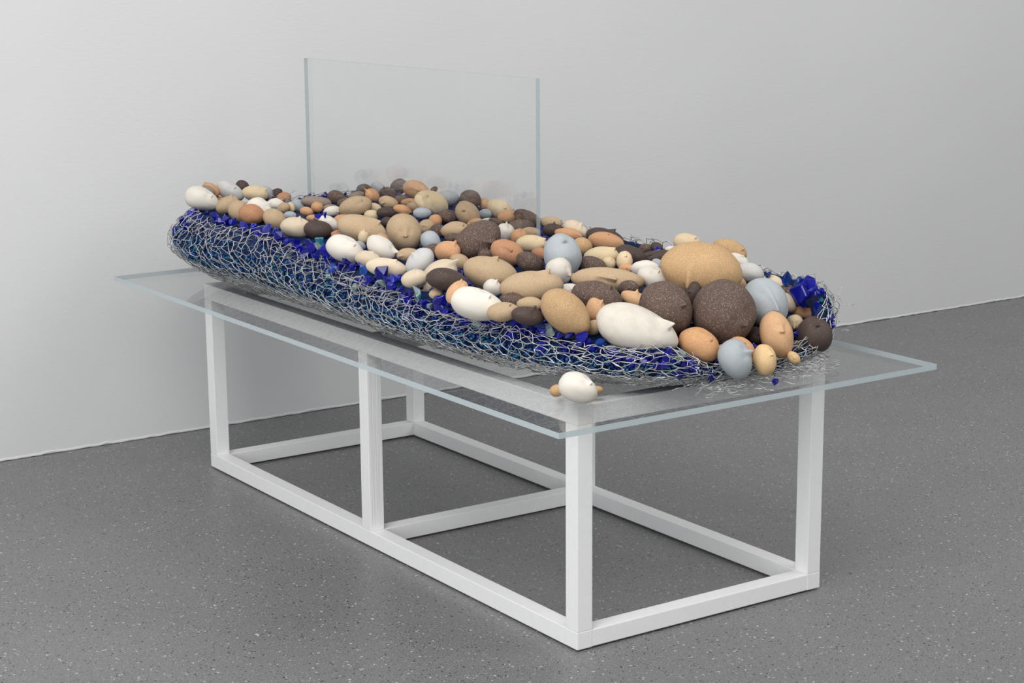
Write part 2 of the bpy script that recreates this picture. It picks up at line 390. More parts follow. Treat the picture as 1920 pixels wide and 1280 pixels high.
def bed_height(x, y):
    yc = lerp(y, [-.14, -.06, .03, .12, .3, .6, 1.0, 1.4, 1.7, 1.85], [.513, .525, .575, .615, .640, .652, .668, .688, .69, .65])
    return yc + lerp(x, [-.14, -.06, .05, .25, .45, .6, .7], [-.03, -.012, 0, .012, .022, .012, -.02])
HEADS = [
  ('white egg-shaped ceramic head with small nose on the far rim beside the tiny taupe one', 'W', 0.0184, 1.6863, 0.7171, 0.8212, -0.4346, -0.3698, 0.3889, -0.0481, 0.92, 0.0464, 0.0303, 0.0357, 0.18, (0.405, 0.579, -5.0, 0.3, 0.7)),
  ('small plain grey-brown ceramic oval beside the white egg on the far rim', 'N', 0.0597, 1.7365, 0.7298, 0.7835, -0.4297, -0.4489, 0.4573, -0.0905, 0.8847, 0.0203, 0.0141, 0.0166, 0, None),
  ('small orange terracotta ceramic head with nose beside the lilac-grey egg on the far rim', 'O', 0.0797, 1.7603, 0.7281, 0.6903, -0.4079, -0.5976, 0.5876, -0.1659, 0.792, 0.0258, 0.0182, 0.0215, 0, (-0.857, 0.362, 155.0, 0.4, 1.2)),
  ('pale lilac-grey egg-shaped ceramic head with small nose on the far rim', 'S', 0.1348, 1.7568, 0.7212, 0.7542, -0.4335, -0.4932, 0.4953, -0.1176, 0.8607, 0.0404, 0.0237, 0.028, 0.12, (0.112, 0.593, -7.0, 0.3, 0.8)),
  ('tiny plain orange terracotta ceramic pebble beside the lilac-grey egg on the far rim', 'O', 0.1013, 1.7603, 0.7007, 0.9014, -0.432, -0.0271, 0.0805, 0.1058, 0.9911, 0.0126, 0.0101, 0.0119, 0, None),
  ('medium sand-coloured ceramic head with nose beside the white egg on the far rim', 'T', 0.0451, 1.5902, 0.7107, 0.8494, -0.3493, 0.3956, -0.307, 0.2826, 0.9088, 0.032, 0.0219, 0.0259, 0, (0.571, 0.734, 65.0, 0.3, 1)),
  ('medium sand-coloured ceramic head with nose beside the reddish ball on the far rim', 'T', 0.0202, 1.4673, 0.7092, 0.7315, -0.4374, -0.523, 0.5252, -0.1276, 0.8413, 0.0312, 0.0273, 0.0312, 0, (-0.092, 0.744, 80.0, 0.4, 0.8)),
  ('glossy reddish terracotta ball resting on the netting rim near the far end', 'R', 0.0102, 1.384, 0.7121, 0.8564, -0.4607, -0.233, 0.2703, 0.0158, 0.9626, 0.0327, 0.0257, 0.0303, 0, None),
  ('cream ceramic head with a hooked nose in front of a blue-grey one, far end', 'C', 0.1732, 1.6853, 0.7196, 0.8734, -0.4589, -0.1629, 0.2031, 0.0392, 0.9784, 0.036, 0.0219, 0.0259, -0.1, (0.678, 0.626, 8.0, 0.5, 1.1)),
  ('small plain blue-grey ceramic pebble beside the cream hook-nosed head at the far end', 'G', 0.2142, 1.6994, 0.7149, 0.0678, -0.1759, -0.9821, 0.8915, -0.4312, 0.1387, 0.0202, 0.0164, 0.0193, 0, None),
  ('medium white ceramic head with nose beside the reddish ball on the far rim', 'W', 0.0515, 1.4166, 0.7156, 0.6253, -0.4151, -0.6609, 0.6417, -0.2085, 0.7381, 0.0369, 0.0272, 0.032, 0.1, (0.145, 0.919, 70.0, 0.4, 1.4)),
  ('small plain white ceramic pebble beside the cream hook-nosed head at the far end', 'W', 0.1503, 1.5267, 0.7101, 0.8886, -0.4581, -0.0235, 0.0818, 0.1077, 0.9908, 0.0219, 0.0164, 0.0194, 0, None),
  ('small plain sand-coloured ceramic pebble beside the reddish ball on the far rim', 'T', 0.1386, 1.4611, 0.7076, 0.8095, -0.3451, 0.4751, -0.3715, 0.3256, 0.8695, 0.0186, 0.0138, 0.0163, 0, None),
  ('tiny cream ceramic head with nose beside the reddish ball on the far rim', 'C', 0.1647, 1.4682, 0.7075, 0.2176, -0.2581, -0.9413, 0.8617, -0.4021, 0.3094, 0.0139, 0.0105, 0.0124, 0, (-0.793, -0.486, -150.0, 0.4, 1.2)),
  ('medium sand-coloured ceramic head with nose beside the pale beige head on the rim', 'T', 0.0361, 1.3101, 0.7067, 0.6755, -0.4395, -0.592, 0.5839, -0.1715, 0.7935, 0.0312, 0.0243, 0.0286, 0, (-0.657, 0.452, 135.0, 0.3, 0.5)),
  ('tiny plain blue-grey ceramic oval beside the reddish ball on the far rim', 'G', 0.1157, 1.3817, 0.7005, 0.8852, -0.4647, -0.0232, 0.085, 0.1125, 0.99, 0.0165, 0.0106, 0.0125, 0, None),
  ('pale beige ceramic head on the netting rim beside the chocolate brown onion-shaped one', 'P', 0.0359, 1.1959, 0.6996, 0.8624, -0.4797, -0.1616, 0.2113, 0.051, 0.9761, 0.039, 0.0249, 0.0294, 0, (0.117, 0.923, 88.0, 0.4, 0.8)),
  ('chocolate brown onion-shaped ceramic head with pointed nose above teal glass on the rim', 'D', 0.0634, 1.1385, 0.6977, 0.8641, -0.4874, -0.1256, 0.181, 0.0679, 0.9811, 0.0348, 0.0236, 0.0278, 0, (-0.285, 0.885, 101.0, 0.35, 1.3)),
  ('tiny plain orange terracotta ceramic oval beside the wide sand head behind the pane', 'O', 0.1675, 1.3895, 0.7054, 0.853, -0.4844, -0.1942, 0.2363, 0.0267, 0.9713, 0.0172, 0.0119, 0.014, 0, None),
  ('tiny plain orange terracotta ceramic pebble beside the wide sand head behind the pane', 'O', 0.2077, 1.4073, 0.7109, 0.8786, -0.4771, -0.0208, 0.0826, 0.109, 0.9906, 0.0161, 0.0144, 0.0161, 0, None),
  ('medium plain grey-brown ceramic oval beside the orange pointed head behind the pane', 'N', 0.2367, 1.4632, 0.7157, 0.8654, -0.4854, -0.1244, 0.1728, 0.0562, 0.9833, 0.04, 0.0157, 0.0186, 0, None),
  ('small white ceramic head with nose beside the wide sand head behind the pane', 'W', 0.2159, 1.3407, 0.7074, 0.8787, -0.4727, 0.0666, 0.0071, 0.1525, 0.9883, 0.0231, 0.0136, 0.0161, 0, (0.752, -0.216, -15.0, 0.4, 1.2)),
  ('tiny plain orange terracotta ceramic oval beside the reddish ball on the far rim', 'O', 0.1477, 1.321, 0.698, 0.8797, -0.4751, -0.0217, 0.0858, 0.1136, 0.9898, 0.0164, 0.0088, 0.0104, 0, None),
  ('small orange terracotta ceramic head with nose beside the wide sand head behind the pane', 'O', 0.1687, 1.2249, 0.7008, 0.7653, -0.3334, 0.5506, -0.4292, 0.373, 0.8226, 0.0208, 0.0133, 0.0156, 0.1, (0.889, 0.272, 10.0, 0.5, 1.3)),
  ('small white ceramic head with nose beside the brown onion-shaped head on the rim', 'W', 0.1255, 1.2003, 0.7012, 0.7134, -0.4751, -0.515, 0.5154, -0.142, 0.8451, 0.0263, 0.0177, 0.0209, 0, (-0.471, 0.594, 120.0, 0.3, 1.4)),
  ('small plain grey-brown ceramic oval beside the wide sand head behind the pane', 'N', 0.2388, 1.3931, 0.7077, 0.8753, -0.4832, -0.0199, 0.0829, 0.1093, 0.9905, 0.0197, 0.0099, 0.0116, 0, None),
  ('small plain grey-brown ceramic oval beside the orange pointed head behind the pane', 'N', 0.3736, 1.4969, 0.7178, 0.8598, -0.4511, 0.2393, -0.148, 0.2284, 0.9622, 0.0222, 0.0111, 0.0131, 0, None),
  ('small plain speckled brown ceramic oval beside the orange pointed head behind the pane', 'B', 0.2942, 1.423, 0.7145, 0.8248, -0.3983, 0.4012, -0.2944, 0.3033, 0.9063, 0.0186, 0.0118, 0.0139, 0, None),
  ('wide sand-coloured ceramic head with small round nose seen through the upright pane', 'T', 0.2555, 1.294, 0.7204, 0.8608, -0.4494, 0.2388, -0.1451, 0.233, 0.9616, 0.043, 0.0269, 0.0317, 0, (0.433, 0.464, 5.0, 0.4, 0.7)),
  ('orange terracotta ceramic head with a pointed ear-like nose, seen through the pane', 'O', 0.3869, 1.4345, 0.7241, 0.6101, -0.4508, -0.6515, 0.6178, -0.2441, 0.7475, 0.0211, 0.0165, 0.0195, 0, (-0.93, -0.006, 175.0, 0.4, 1.5)),
  ('small speckled brown ceramic head with nose beside the orange pointed head behind the pane', 'B', 0.431, 1.4299, 0.7255, 0.8339, -0.5192, -0.1873, 0.2269, 0.0132, 0.9738, 0.023, 0.0175, 0.0206, 0, (-0.509, 0.751, 120.0, 0.4, 1)),
  ('small sand-coloured ceramic head with nose beside the orange pointed head behind the pane', 'T', 0.3717, 1.328, 0.7184, 0.8101, -0.5195, -0.2717, 0.3013, -0.0286, 0.9531, 0.026, 0.0166, 0.0196, 0, (-0.552, -0.366, -145.0, 0.3, 1)),
  ('tiny plain speckled brown ceramic pebble beside the orange pointed head behind the pane', 'B', 0.4294, 1.3618, 0.7181, 0.8572, -0.5148, -0.0146, 0.0803, 0.1056, 0.9912, 0.0164, 0.0123, 0.0145, 0, None),
  ('tall orange ceramic head with a long ridge, topmost behind the upright pane', 'O', 0.5037, 1.4061, 0.7317, 0.7619, -0.5217, -0.3838, 0.3915, -0.1011, 0.9146, 0.0374, 0.0249, 0.0294, 0, (0.175, 0.058, -3.0, 0.8, 0.6)),
  ('tiny plain speckled brown ceramic oval beside the tall orange ridged head', 'B', 0.6199, 1.5048, 0.7141, 0.774, -0.4085, 0.4838, -0.3556, 0.3518, 0.8659, 0.0114, 0.0076, 0.009, 0, None),
  ('large cream ceramic head with curved brow and whitish scuffs behind the pane', 'C', 0.4166, 1.1916, 0.7278, 0.77, -0.5331, -0.3506, 0.3667, -0.0799, 0.9269, 0.0445, 0.0304, 0.0359, 0, (-0.352, 0.403, 10.0, 0.35, 1.0)),
  ('medium plain blue-grey ceramic oval, partly pane reflection, beside the round brown head behind the pane', 'G', 0.5336, 1.2978, 0.7187, 0.8444, -0.5356, -0.0114, 0.0801, 0.1052, 0.9912, 0.0318, 0.0209, 0.0247, 0, None),  # partly a reflection in the pane, modelled as a solid stone
  ('small orange terracotta ceramic head with nose beside the tall orange ridged head', 'O', 0.431, 1.325, 0.7148, 0.8589, -0.507, 0.0721, 0.0064, 0.1514, 0.9884, 0.0208, 0.0104, 0.0123, 0, (0.163, 0.139, -25.0, 0.5, 0.8)),
  ('small cream ceramic head with nose beside the wide sand head behind the pane', 'C', 0.3107, 1.304, 0.7111, 0.8541, -0.5097, -0.1033, 0.158, 0.0652, 0.9853, 0.024, 0.0138, 0.0163, 0, (-0.341, 0.599, 65.0, 0.55, 1.0)),
  ('small plain smooth dark brown ceramic oval beside the wide sand head behind the pane', 'D', 0.3033, 1.2231, 0.7095, 0.861, -0.5083, -0.0161, 0.0842, 0.1113, 0.9902, 0.0245, 0.0144, 0.017, 0, None),
  ('small orange terracotta ceramic head with nose beside the large scuffed cream head', 'O', 0.3566, 1.2348, 0.7107, 0.806, -0.5263, -0.2708, 0.3024, -0.0271, 0.9528, 0.0234, 0.0137, 0.0161, -0.1, (0.929, 0.047, -5.0, 0.5, 1.2)),
  ('small plain blue-grey ceramic oval beside the large scuffed cream head', 'G', 0.3741, 1.1672, 0.7083, 0.8515, -0.5242, -0.0135, 0.0844, 0.1115, 0.9902, 0.0236, 0.0148, 0.0175, 0, None),
  ('tiny plain blue-grey ceramic pebble beside the wide sand head behind the pane', 'G', 0.3254, 1.2361, 0.7035, 0.8597, -0.5105, -0.0158, 0.0845, 0.1118, 0.9901, 0.0106, 0.0106, 0.0106, 0, None),
  ('tiny plain smooth dark brown ceramic pebble beside the wide sand head behind the pane', 'D', 0.2552, 1.1381, 0.6995, -0.8608, 0.5087, 0.0164, -0.087, -0.1154, -0.9895, 0.0154, 0.0133, 0.0154, 0, None),
  ('large sand-coloured ceramic face lying back with long curved nose, behind the two white heads', 'T', 0.1223, 1.0311, 0.7067, 0.8146, -0.511, -0.2745, 0.3111, -0.0146, 0.9503, 0.0605, 0.0336, 0.0396, 0.05, (0.549, 0.751, -10.0, 0.7, 0.9)),
  ('rough reddish terracotta oval wedged above the white egg on the netting rim', 'R', 0.1055, 1.0824, 0.6881, 0.8603, -0.4985, -0.1064, 0.1666, 0.0777, 0.983, 0.0339, 0.0138, 0.0163, 0, (-0.523, 0.543, -145.0, 0.5, 0.6)),
  ('tiny cream ceramic head with a knobbed top leaning on the large reclining sand face', 'C', 0.1037, 0.9903, 0.6942, -0.0952, -0.1198, -0.9882, 0.8665, -0.4987, -0.023, 0.0168, 0.0135, 0.016, 0, (-0.925, 0.093, 180.0, 0.4, 1.4)),
  ('white egg-shaped ceramic head with brow and nose touching the blue glass on the rim', 'W', -0.0028, 0.8877, 0.6891, 0.7488, -0.4977, -0.4376, 0.4557, -0.0928, 0.8853, 0.0453, 0.0302, 0.0357, 0.12, (0.27, 0.62, -10.0, 0.45, 0.8)),
  ('white ceramic head with a big flaring nose beside the standing sand oval', 'W', 0.0619, 0.8373, 0.6917, 0.5984, -0.4687, -0.6498, 0.628, -0.2293, 0.7437, 0.0387, 0.0258, 0.0304, -0.05, (0.743, 0.56, -5.0, 0.45, 1.6)),
  ('small peach ceramic head with nose beside the standing sand oval', 'OL', 0.1391, 0.9423, 0.6883, 0.6512, -0.4872, -0.5819, 0.5705, -0.1914, 0.7987, 0.0276, 0.0135, 0.0159, 0, (0.711, 0.576, -5.0, 0.4, 1)),
  ('tiny plain blue-grey ceramic pebble beside the tiny knobbed cream head', 'G', 0.0831, 0.9701, 0.6793, 0.7036, -0.4927, -0.5121, 0.5164, -0.1407, 0.8447, 0.0139, 0.0102, 0.012, 0, None),
  ('sand-coloured oval ceramic head standing upright with one square nostril', 'T', 0.1592, 0.8957, 0.7118, 0.278, -0.3258, -0.9036, 0.8147, -0.4183, 0.4015, 0.0462, 0.0397, 0.0462, 0.08, (0.137, -0.004, -25.0, 0.3, 0.8)),
  ('small sand-coloured ceramic head with nose beside the curl-nosed sand head', 'T', 0.286, 1.0017, 0.7002, 0.8501, -0.5265, -0.0135, 0.0885, 0.1176, 0.9891, 0.0206, 0.0199, 0.0206, 0, (-0.488, 0.222, -180.0, 0.3, 0.7)),
  ('tiny plain orange terracotta ceramic pebble beside the square-nostril sand head', 'O', 0.3473, 1.0618, 0.7034, 0.8478, -0.5301, -0.0127, 0.0867, 0.1149, 0.9896, 0.0167, 0.0167, 0.0167, 0, None),
  ('small plain speckled brown ceramic pebble beside the curl-nosed sand head', 'B', 0.2876, 0.9573, 0.6947, 0.8472, -0.5311, -0.0128, 0.0898, 0.1195, 0.9888, 0.0198, 0.0192, 0.0198, 0, None),
  ('small plain speckled brown ceramic oval beside the square-nostril sand head', 'B', 0.3959, 1.0773, 0.7075, 0.8335, -0.5438, -0.0977, 0.1586, 0.066, 0.9851, 0.0259, 0.0177, 0.0208, 0, None),
  ('small blue-grey egg with no nose beside the standing sand oval', 'G', 0.1979, 0.8429, 0.6945, 0.474, -0.4338, -0.7662, 0.7104, -0.3256, 0.6239, 0.0262, 0.0218, 0.0257, 0.1, None),
  ('speckled brown round ceramic head with faint ridge, high on the pile behind the pane', 'B', 0.5673, 1.2432, 0.7187, 0.8115, -0.5555, -0.1814, 0.2244, 0.0096, 0.9744, 0.028, 0.0258, 0.028, 0, (-0.009, 0.297, -25.0, 0.7, 0.4)),
  ('tiny plain peach ceramic pebble beside the round brown head behind the pane', 'OL', 0.6062, 1.2358, 0.7048, 0.0639, -0.2014, -0.9774, 0.8356, -0.5247, 0.1627, 0.0163, 0.0141, 0.0163, 0, None),
  ('sand-coloured ceramic head with a square nostril seen through the upright pane', 'T', 0.4199, 1.028, 0.7187, 0.4744, -0.4356, -0.765, 0.6969, -0.3451, 0.6287, 0.0353, 0.0268, 0.0316, 0, (-0.368, -0.042, -40.0, 0.25, 1)),
  ('small smooth blue-grey ball between the square-nostril head and the yellowish cream head', 'G', 0.5088, 1.0848, 0.704, 0.8338, -0.552, -0.0089, 0.0846, 0.1119, 0.9901, 0.017, 0.0131, 0.0155, 0, None),
  ('yellowish cream ceramic head with long nose ridge behind the near end of the pane', 'C', 0.5522, 1.0856, 0.7121, 0.7172, -0.5524, -0.4249, 0.4255, -0.1358, 0.8947, 0.0347, 0.025, 0.0295, 0, (0.313, 0.36, -35.0, 0.6, 0.8)),
  ('small orange terracotta ceramic head with nose beside the yellowish cream head', 'O', 0.5351, 1.0214, 0.7019, 0.8295, -0.5338, 0.1644, -0.0592, 0.2088, 0.9762, 0.0265, 0.0173, 0.0205, 0, (-0.811, -0.329, -170.0, 0.4, 1)),
  ('medium speckled brown ceramic head with nose beside the yellowish cream head', 'B', 0.5606, 0.9746, 0.7023, 0.7087, -0.5648, -0.4227, 0.4243, -0.1375, 0.895, 0.0356, 0.0183, 0.0216, 0, (-0.476, 0.252, 155.0, 0.6, 0.7)),
  ('medium plain speckled brown ceramic oval beside the dark onion-shaped head', 'B', 0.481, 0.8865, 0.6991, 0.8234, -0.5675, -0.0062, 0.0882, 0.1172, 0.9892, 0.032, 0.0168, 0.0199, 0, None),
  ('tiny plain white ceramic oval beside the small blue-grey ball', 'W', 0.4934, 1.0505, 0.6946, 0.8374, -0.541, 0.0774, 0.0135, 0.1621, 0.9867, 0.0169, 0.0052, 0.0061, 0, None),
  ('small plain speckled brown ceramic oval beside the small blue-grey ball', 'B', 0.4814, 0.9934, 0.6973, 0.751, -0.5627, -0.3455, 0.3653, -0.0818, 0.9273, 0.0197, 0.0086, 0.0101, 0, None),
  ('sand-coloured ceramic head with a curled lip-like nose beside the huge brown head', 'T', 0.3101, 0.9138, 0.7011, 0.8469, -0.5265, 0.0748, 0.0158, 0.1654, 0.9861, 0.0348, 0.0215, 0.0254, 0, (0.516, 0.546, -20.0, 0.4, 1.2)),
  ('small peach ceramic head with nose beside the square-nostril sand head', 'OL', 0.4164, 0.9913, 0.702, 0.8309, -0.499, 0.2462, -0.132, 0.253, 0.9584, 0.0196, 0.0098, 0.0115, 0, (-0.394, 0.276, -165.0, 0.4, 1)),
  ('huge speckled brown ceramic head lying tilted in front of the upright pane', 'B', 0.2422, 0.7129, 0.7085, 0.7704, -0.4139, 0.485, -0.3374, 0.3808, 0.8609, 0.0577, 0.0405, 0.0478, 0, (0.521, -0.536, -45.0, 0.8, 1)),
  ('small plain speckled brown ceramic oval beside the curl-nosed sand head', 'B', 0.2861, 0.8874, 0.6886, 0.843, -0.5378, -0.0117, 0.0916, 0.1222, 0.9883, 0.0195, 0.0123, 0.0146, 0, None),
  ('small speckled brown ceramic head with nose beside the huge tilted brown head', 'B', 0.2322, 0.6641, 0.6815, 0.8336, -0.5524, -0.0091, 0.0967, 0.1297, 0.9868, 0.0192, 0.0157, 0.0185, 0, (0.089, 0.926, 90.0, 0.35, 1.2)),
  ('orange terracotta ball with a small pointed nose leaning on the huge brown head', 'O', 0.1638, 0.7168, 0.6898, 0.8444, -0.5356, -0.0123, 0.0956, 0.1281, 0.9871, 0.0294, 0.0251, 0.0294, 0, (0.524, 0.768, 60.0, 0.35, 1.2)),
  ('small plain speckled brown ceramic pebble beside the orange ball with pointed nose', 'B', 0.1676, 0.7814, 0.6826, 0.8482, -0.5296, -0.0135, 0.0955, 0.1278, 0.9872, 0.0209, 0.0175, 0.0206, 0, None),
  ('ivory white ceramic head drawn out into a tall pointed nose behind the pane', 'W', 0.3853, 0.8125, 0.7005, -0.0903, -0.1199, -0.9887, 0.828, -0.5607, -0.0076, 0.023, 0.0215, 0.023, 0.15, (-0.829, 0.118, 180.0, 0.5, 1.8)),
  ('small orange terracotta ceramic head with nose beside the ivory pointed head', 'O', 0.3904, 0.7618, 0.6964, 0.8239, -0.5667, -0.0063, 0.0914, 0.1218, 0.9883, 0.0207, 0.0203, 0.0207, 0, (0.094, 0.766, 90.0, 0.4, 1.4)),
  ('reddish terracotta ceramic head with a straight nose ridge beside the pane edge', 'R', 0.2527, 0.6075, 0.6931, 0.7094, -0.5635, -0.4234, 0.4363, -0.1207, 0.8917, 0.04, 0.0287, 0.0339, 0, (0.115, 0.268, -13.0, 0.75, 0.7)),
  ('medium cream ceramic head with nose beside the ivory pointed head', 'C', 0.3692, 0.6822, 0.6927, 0.8203, -0.5719, -0.0053, 0.0933, 0.1247, 0.9878, 0.0364, 0.021, 0.0248, 0, (0.8, 0.474, -10.0, 0.6, 1)),
  ('small plain sand-coloured ceramic oval beside the ivory pointed head', 'T', 0.4561, 0.812, 0.6947, 0.8207, -0.5714, -0.0055, 0.0901, 0.1199, 0.9887, 0.0238, 0.0137, 0.0161, 0, None),
  ('medium sand-coloured ceramic head with nose beside the yellowish cream head', 'T', 0.6199, 0.955, 0.6875, 0.8036, -0.5883, -0.09, 0.1577, 0.0647, 0.9854, 0.0286, 0.0165, 0.0194, 0, (0.794, 0.485, -35.0, 0.5, 1)),
  ('dark brown onion-shaped ceramic head with pointed top just beyond the pane edge', 'D', 0.5278, 0.8206, 0.6932, 0.8139, -0.581, -0.0037, 0.0894, 0.1188, 0.9889, 0.0243, 0.0167, 0.0197, 0, (0.158, 0.916, 90.0, 0.35, 1.3)),
  ('big blue-grey ball-shaped ceramic head with a tiny nose at the foot of the pane', 'G', 0.2849, 0.4441, 0.705, 0.1175, -0.2774, -0.9535, 0.8083, -0.5312, 0.2541, 0.0487, 0.0408, 0.0481, 0, (-0.572, 0.275, -15.0, 0.2, 0.9)),
  ('coarsely speckled brown ceramic head with a fold, at the foot of the pane', 'B', 0.2496, 0.5167, 0.6833, 0.7023, -0.5739, -0.4213, 0.4362, -0.1209, 0.8917, 0.0328, 0.0225, 0.0266, 0, (-0.755, 0.248, 165.0, 0.6, 0.9)),
  ('upright white egg-shaped ceramic head with long nose before the big blue-grey ball', 'W', 0.2318, 0.3826, 0.6828, 0.1128, -0.2837, -0.9523, 0.8106, -0.528, 0.2533, 0.0311, 0.0278, 0.0311, 0.15, (0.365, 0.736, -5.0, 0.7, 0.9)),
  ('large sand-coloured ceramic face with swelling brow behind the small white bulb', 'T', 0.1011, 0.4485, 0.6841, 0.7775, -0.5711, -0.2634, 0.3138, -0.0107, 0.9494, 0.0599, 0.0354, 0.0418, 0, (0.045, 0.872, 5.0, 0.6, 1)),
  ('ivory ceramic head with a big upturned nose half covered by the dark brown egg', 'P', 0.0542, 0.5824, 0.6622, 0.7152, -0.3181, 0.6223, -0.4651, 0.448, 0.7635, 0.0481, 0.0324, 0.0383, 0, (0.927, 0.074, -10.0, 0.5, 1.6)),
  ('smooth dark brown egg with no nose lying on the ivory upturned-nose head', 'D', -0.0079, 0.451, 0.6825, 0.822, -0.5494, -0.1499, 0.2203, 0.0641, 0.9733, 0.0422, 0.024, 0.0283, 0.06, None),
  ('peach ceramic head with raised nose behind the big white head at the rim', 'OL', -0.0189, 0.3941, 0.6649, 0.6236, -0.2357, 0.7453, -0.5755, 0.5069, 0.6418, 0.0284, 0.0188, 0.0222, 0, (0.775, 0.383, 15.0, 0.5, 1.4)),
  ('big smooth white ceramic head with a shallow nose tucked into the netting rim', 'W', -0.0338, 0.2949, 0.6565, 0.7788, -0.5689, -0.2642, 0.3236, 0.0035, 0.9462, 0.0547, 0.033, 0.0389, 0.1, (0.321, 0.67, -20.0, 0.4, 0.8)),
  ('small white garlic-shaped ceramic head with a pointed tip on the large sand faces', 'W', 0.0732, 0.3991, 0.6626, 0.5687, -0.5178, -0.6391, 0.616, -0.2468, 0.7481, 0.0204, 0.0178, 0.0204, 0.1, (-0.169, 0.883, 105.0, 0.3, 1.3)),
  ('very wide smooth sand-coloured ceramic head with a stub nose, beside the white bulb', 'T', 0.1062, 0.3047, 0.6753, 0.8264, -0.5573, 0.0807, 0.0341, 0.1925, 0.9807, 0.0667, 0.0344, 0.0406, 0, (0.52, 0.771, -20.0, 0.5, 1.0)),
  ('small speckled brown ceramic head with pointed top below the very wide sand head', 'B', 0.0479, 0.2925, 0.6546, 0.8134, -0.5742, -0.0926, 0.1816, 0.0996, 0.9783, 0.0252, 0.0174, 0.0205, 0, (0.051, 0.84, 85.0, 0.35, 1)),
  ('sand-coloured ceramic head with a knotted nose at the rim beside the big white head', 'T', -0.0156, 0.2304, 0.6491, 0.8354, -0.5441, 0.0777, 0.0405, 0.202, 0.9785, 0.0326, 0.0198, 0.0233, 0, (0.426, 0.613, -65.0, 0.4, 1)),
  ('small plain sand-coloured ceramic oval beside the small speckled head', 'T', 0.0646, 0.2512, 0.6516, 0.8208, -0.5712, -0.0051, 0.1111, 0.1507, 0.9823, 0.0268, 0.0162, 0.0191, 0, None),
  ('dark brown ceramic head with a sharp nose sitting on blue glass at the rim', 'D', 0.0114, 0.182, 0.6452, 0.7891, -0.5887, -0.1756, 0.2553, 0.0542, 0.9653, 0.0331, 0.019, 0.0224, 0, (0.307, 0.878, 70.0, 0.5, 1.3)),
  ('long noseless sand and brown speckled stone sloping down to the blue glass', 'TB', 0.0576, 0.1163, 0.6569, 0.5476, -0.5484, -0.632, 0.6075, -0.2588, 0.751, 0.0568, 0.0373, 0.044, 0.12, None),
  ('small white ceramic head with nose beside the long wedge-nosed sand face', 'W', 0.1968, 0.2954, 0.6609, 0.8088, -0.5881, -0.0014, 0.1068, 0.1445, 0.9837, 0.0221, 0.0141, 0.0167, 0, (0.173, 0.086, -60.0, 0.6, 0.6)),
  ('white-flecked brown ceramic head with small nose behind the peanut-shaped peach one', 'B', 0.1819, 0.1807, 0.6632, 0.7448, -0.6173, -0.2532, 0.3126, -0.0124, 0.9498, 0.0534, 0.0336, 0.0396, 0, (0.359, 0.789, -40.0, 0.4, 0.9)),
  ('tiny plain peach ceramic pebble beside the upright white egg', 'OL', 0.2825, 0.4022, 0.6647, 0.8078, -0.5894, -0.0014, 0.103, 0.1388, 0.985, 0.009, 0.0079, 0.009, 0, None),
  ('medium pale beige ceramic head with nose beside the dark onion-shaped head', 'P', 0.5687, 0.7839, 0.6953, 0.6547, -0.571, -0.4953, 0.4801, -0.192, 0.856, 0.0318, 0.0205, 0.0242, 0, (0.158, 0.916, 90.0, 0.6, 0.9)),
  ('medium orange terracotta ceramic head with nose beside the dark onion-shaped head', 'O', 0.5312, 0.7627, 0.6899, 0.7888, -0.5985, -0.1398, 0.2022, 0.0378, 0.9786, 0.0327, 0.0155, 0.0183, 0, (0.855, 0.021, -22.0, 0.5, 1.2)),
  ('small plain coarse orange-sand ceramic pebble beside the wide orange head', 'TO', 0.4397, 0.5819, 0.6924, 0.7243, -0.6007, -0.3384, 0.3635, -0.0844, 0.9278, 0.0234, 0.021, 0.0234, 0, None),
  ('dark brown two-lobed ceramic head at the back edge against the wall', 'D', 0.5586, 0.6547, 0.6921, 0.7471, -0.6138, -0.255, 0.2948, -0.0378, 0.9548, 0.0461, 0.0228, 0.027, 0, (0.333, 0.868, 5.0, 0.5, 1.3)),
  ('wide orange ceramic head in front of the two-lobed dark brown one', 'O', 0.5274, 0.6071, 0.6912, 0.7607, -0.616, -0.2045, 0.2565, -0.0041, 0.9665, 0.0427, 0.0226, 0.0266, 0, (-0.001, 0.829, -8.0, 0.5, 0.7)),
  ('medium cream ceramic head with nose beside the round cream head', 'C', 0.4041, 0.4622, 0.6893, 0.8044, -0.5877, 0.0867, 0.027, 0.182, 0.9829, 0.0389, 0.022, 0.0259, 0, (0.72, 0.588, -20.0, 0.6, 1)),
  ('tiny cream ceramic head with nose beside the round cream head', 'C', 0.3971, 0.4255, 0.6787, 0.7967, -0.6044, 0.0016, 0.0991, 0.1332, 0.9861, 0.0161, 0.0149, 0.0161, 0, (0.342, 0.699, 60.0, 0.4, 1)),
  ('dome-shaped speckled brown ceramic head with a hollow nostril beside the big blue-grey ball', 'B', 0.3512, 0.4251, 0.6792, 0.7488, -0.6118, -0.255, 0.3037, -0.0252, 0.9524, 0.0335, 0.0201, 0.0238, 0, (-0.082, -0.364, -75.0, 0.3, 0.9)),
  ('smooth dark brown tapering ceramic stone behind the round cream head', 'D', 0.4679, 0.441, 0.6877, 0.738, -0.6258, -0.2524, 0.2979, -0.0334, 0.954, 0.0372, 0.0221, 0.0261, 0.15, None),
  ('round cream ceramic head with a dot-like nose in front of the tapering dark stone', 'C', 0.4208, 0.4002, 0.6853, -0.0964, -0.1336, -0.9863, 0.792, -0.6105, 0.0053, 0.0225, 0.0181, 0.0214, 0, (-0.462, 0.171, -5.0, 0.3, 1)),
  ('tiny orange terracotta ceramic head with nose beside the round cream head', 'O', 0.4065, 0.3749, 0.6736, 0.7794, -0.6211, -0.0828, 0.1692, 0.0814, 0.9822, 0.0175, 0.0114, 0.0134, 0, (0.045, 0.118, -85.0, 0.4, 1)),
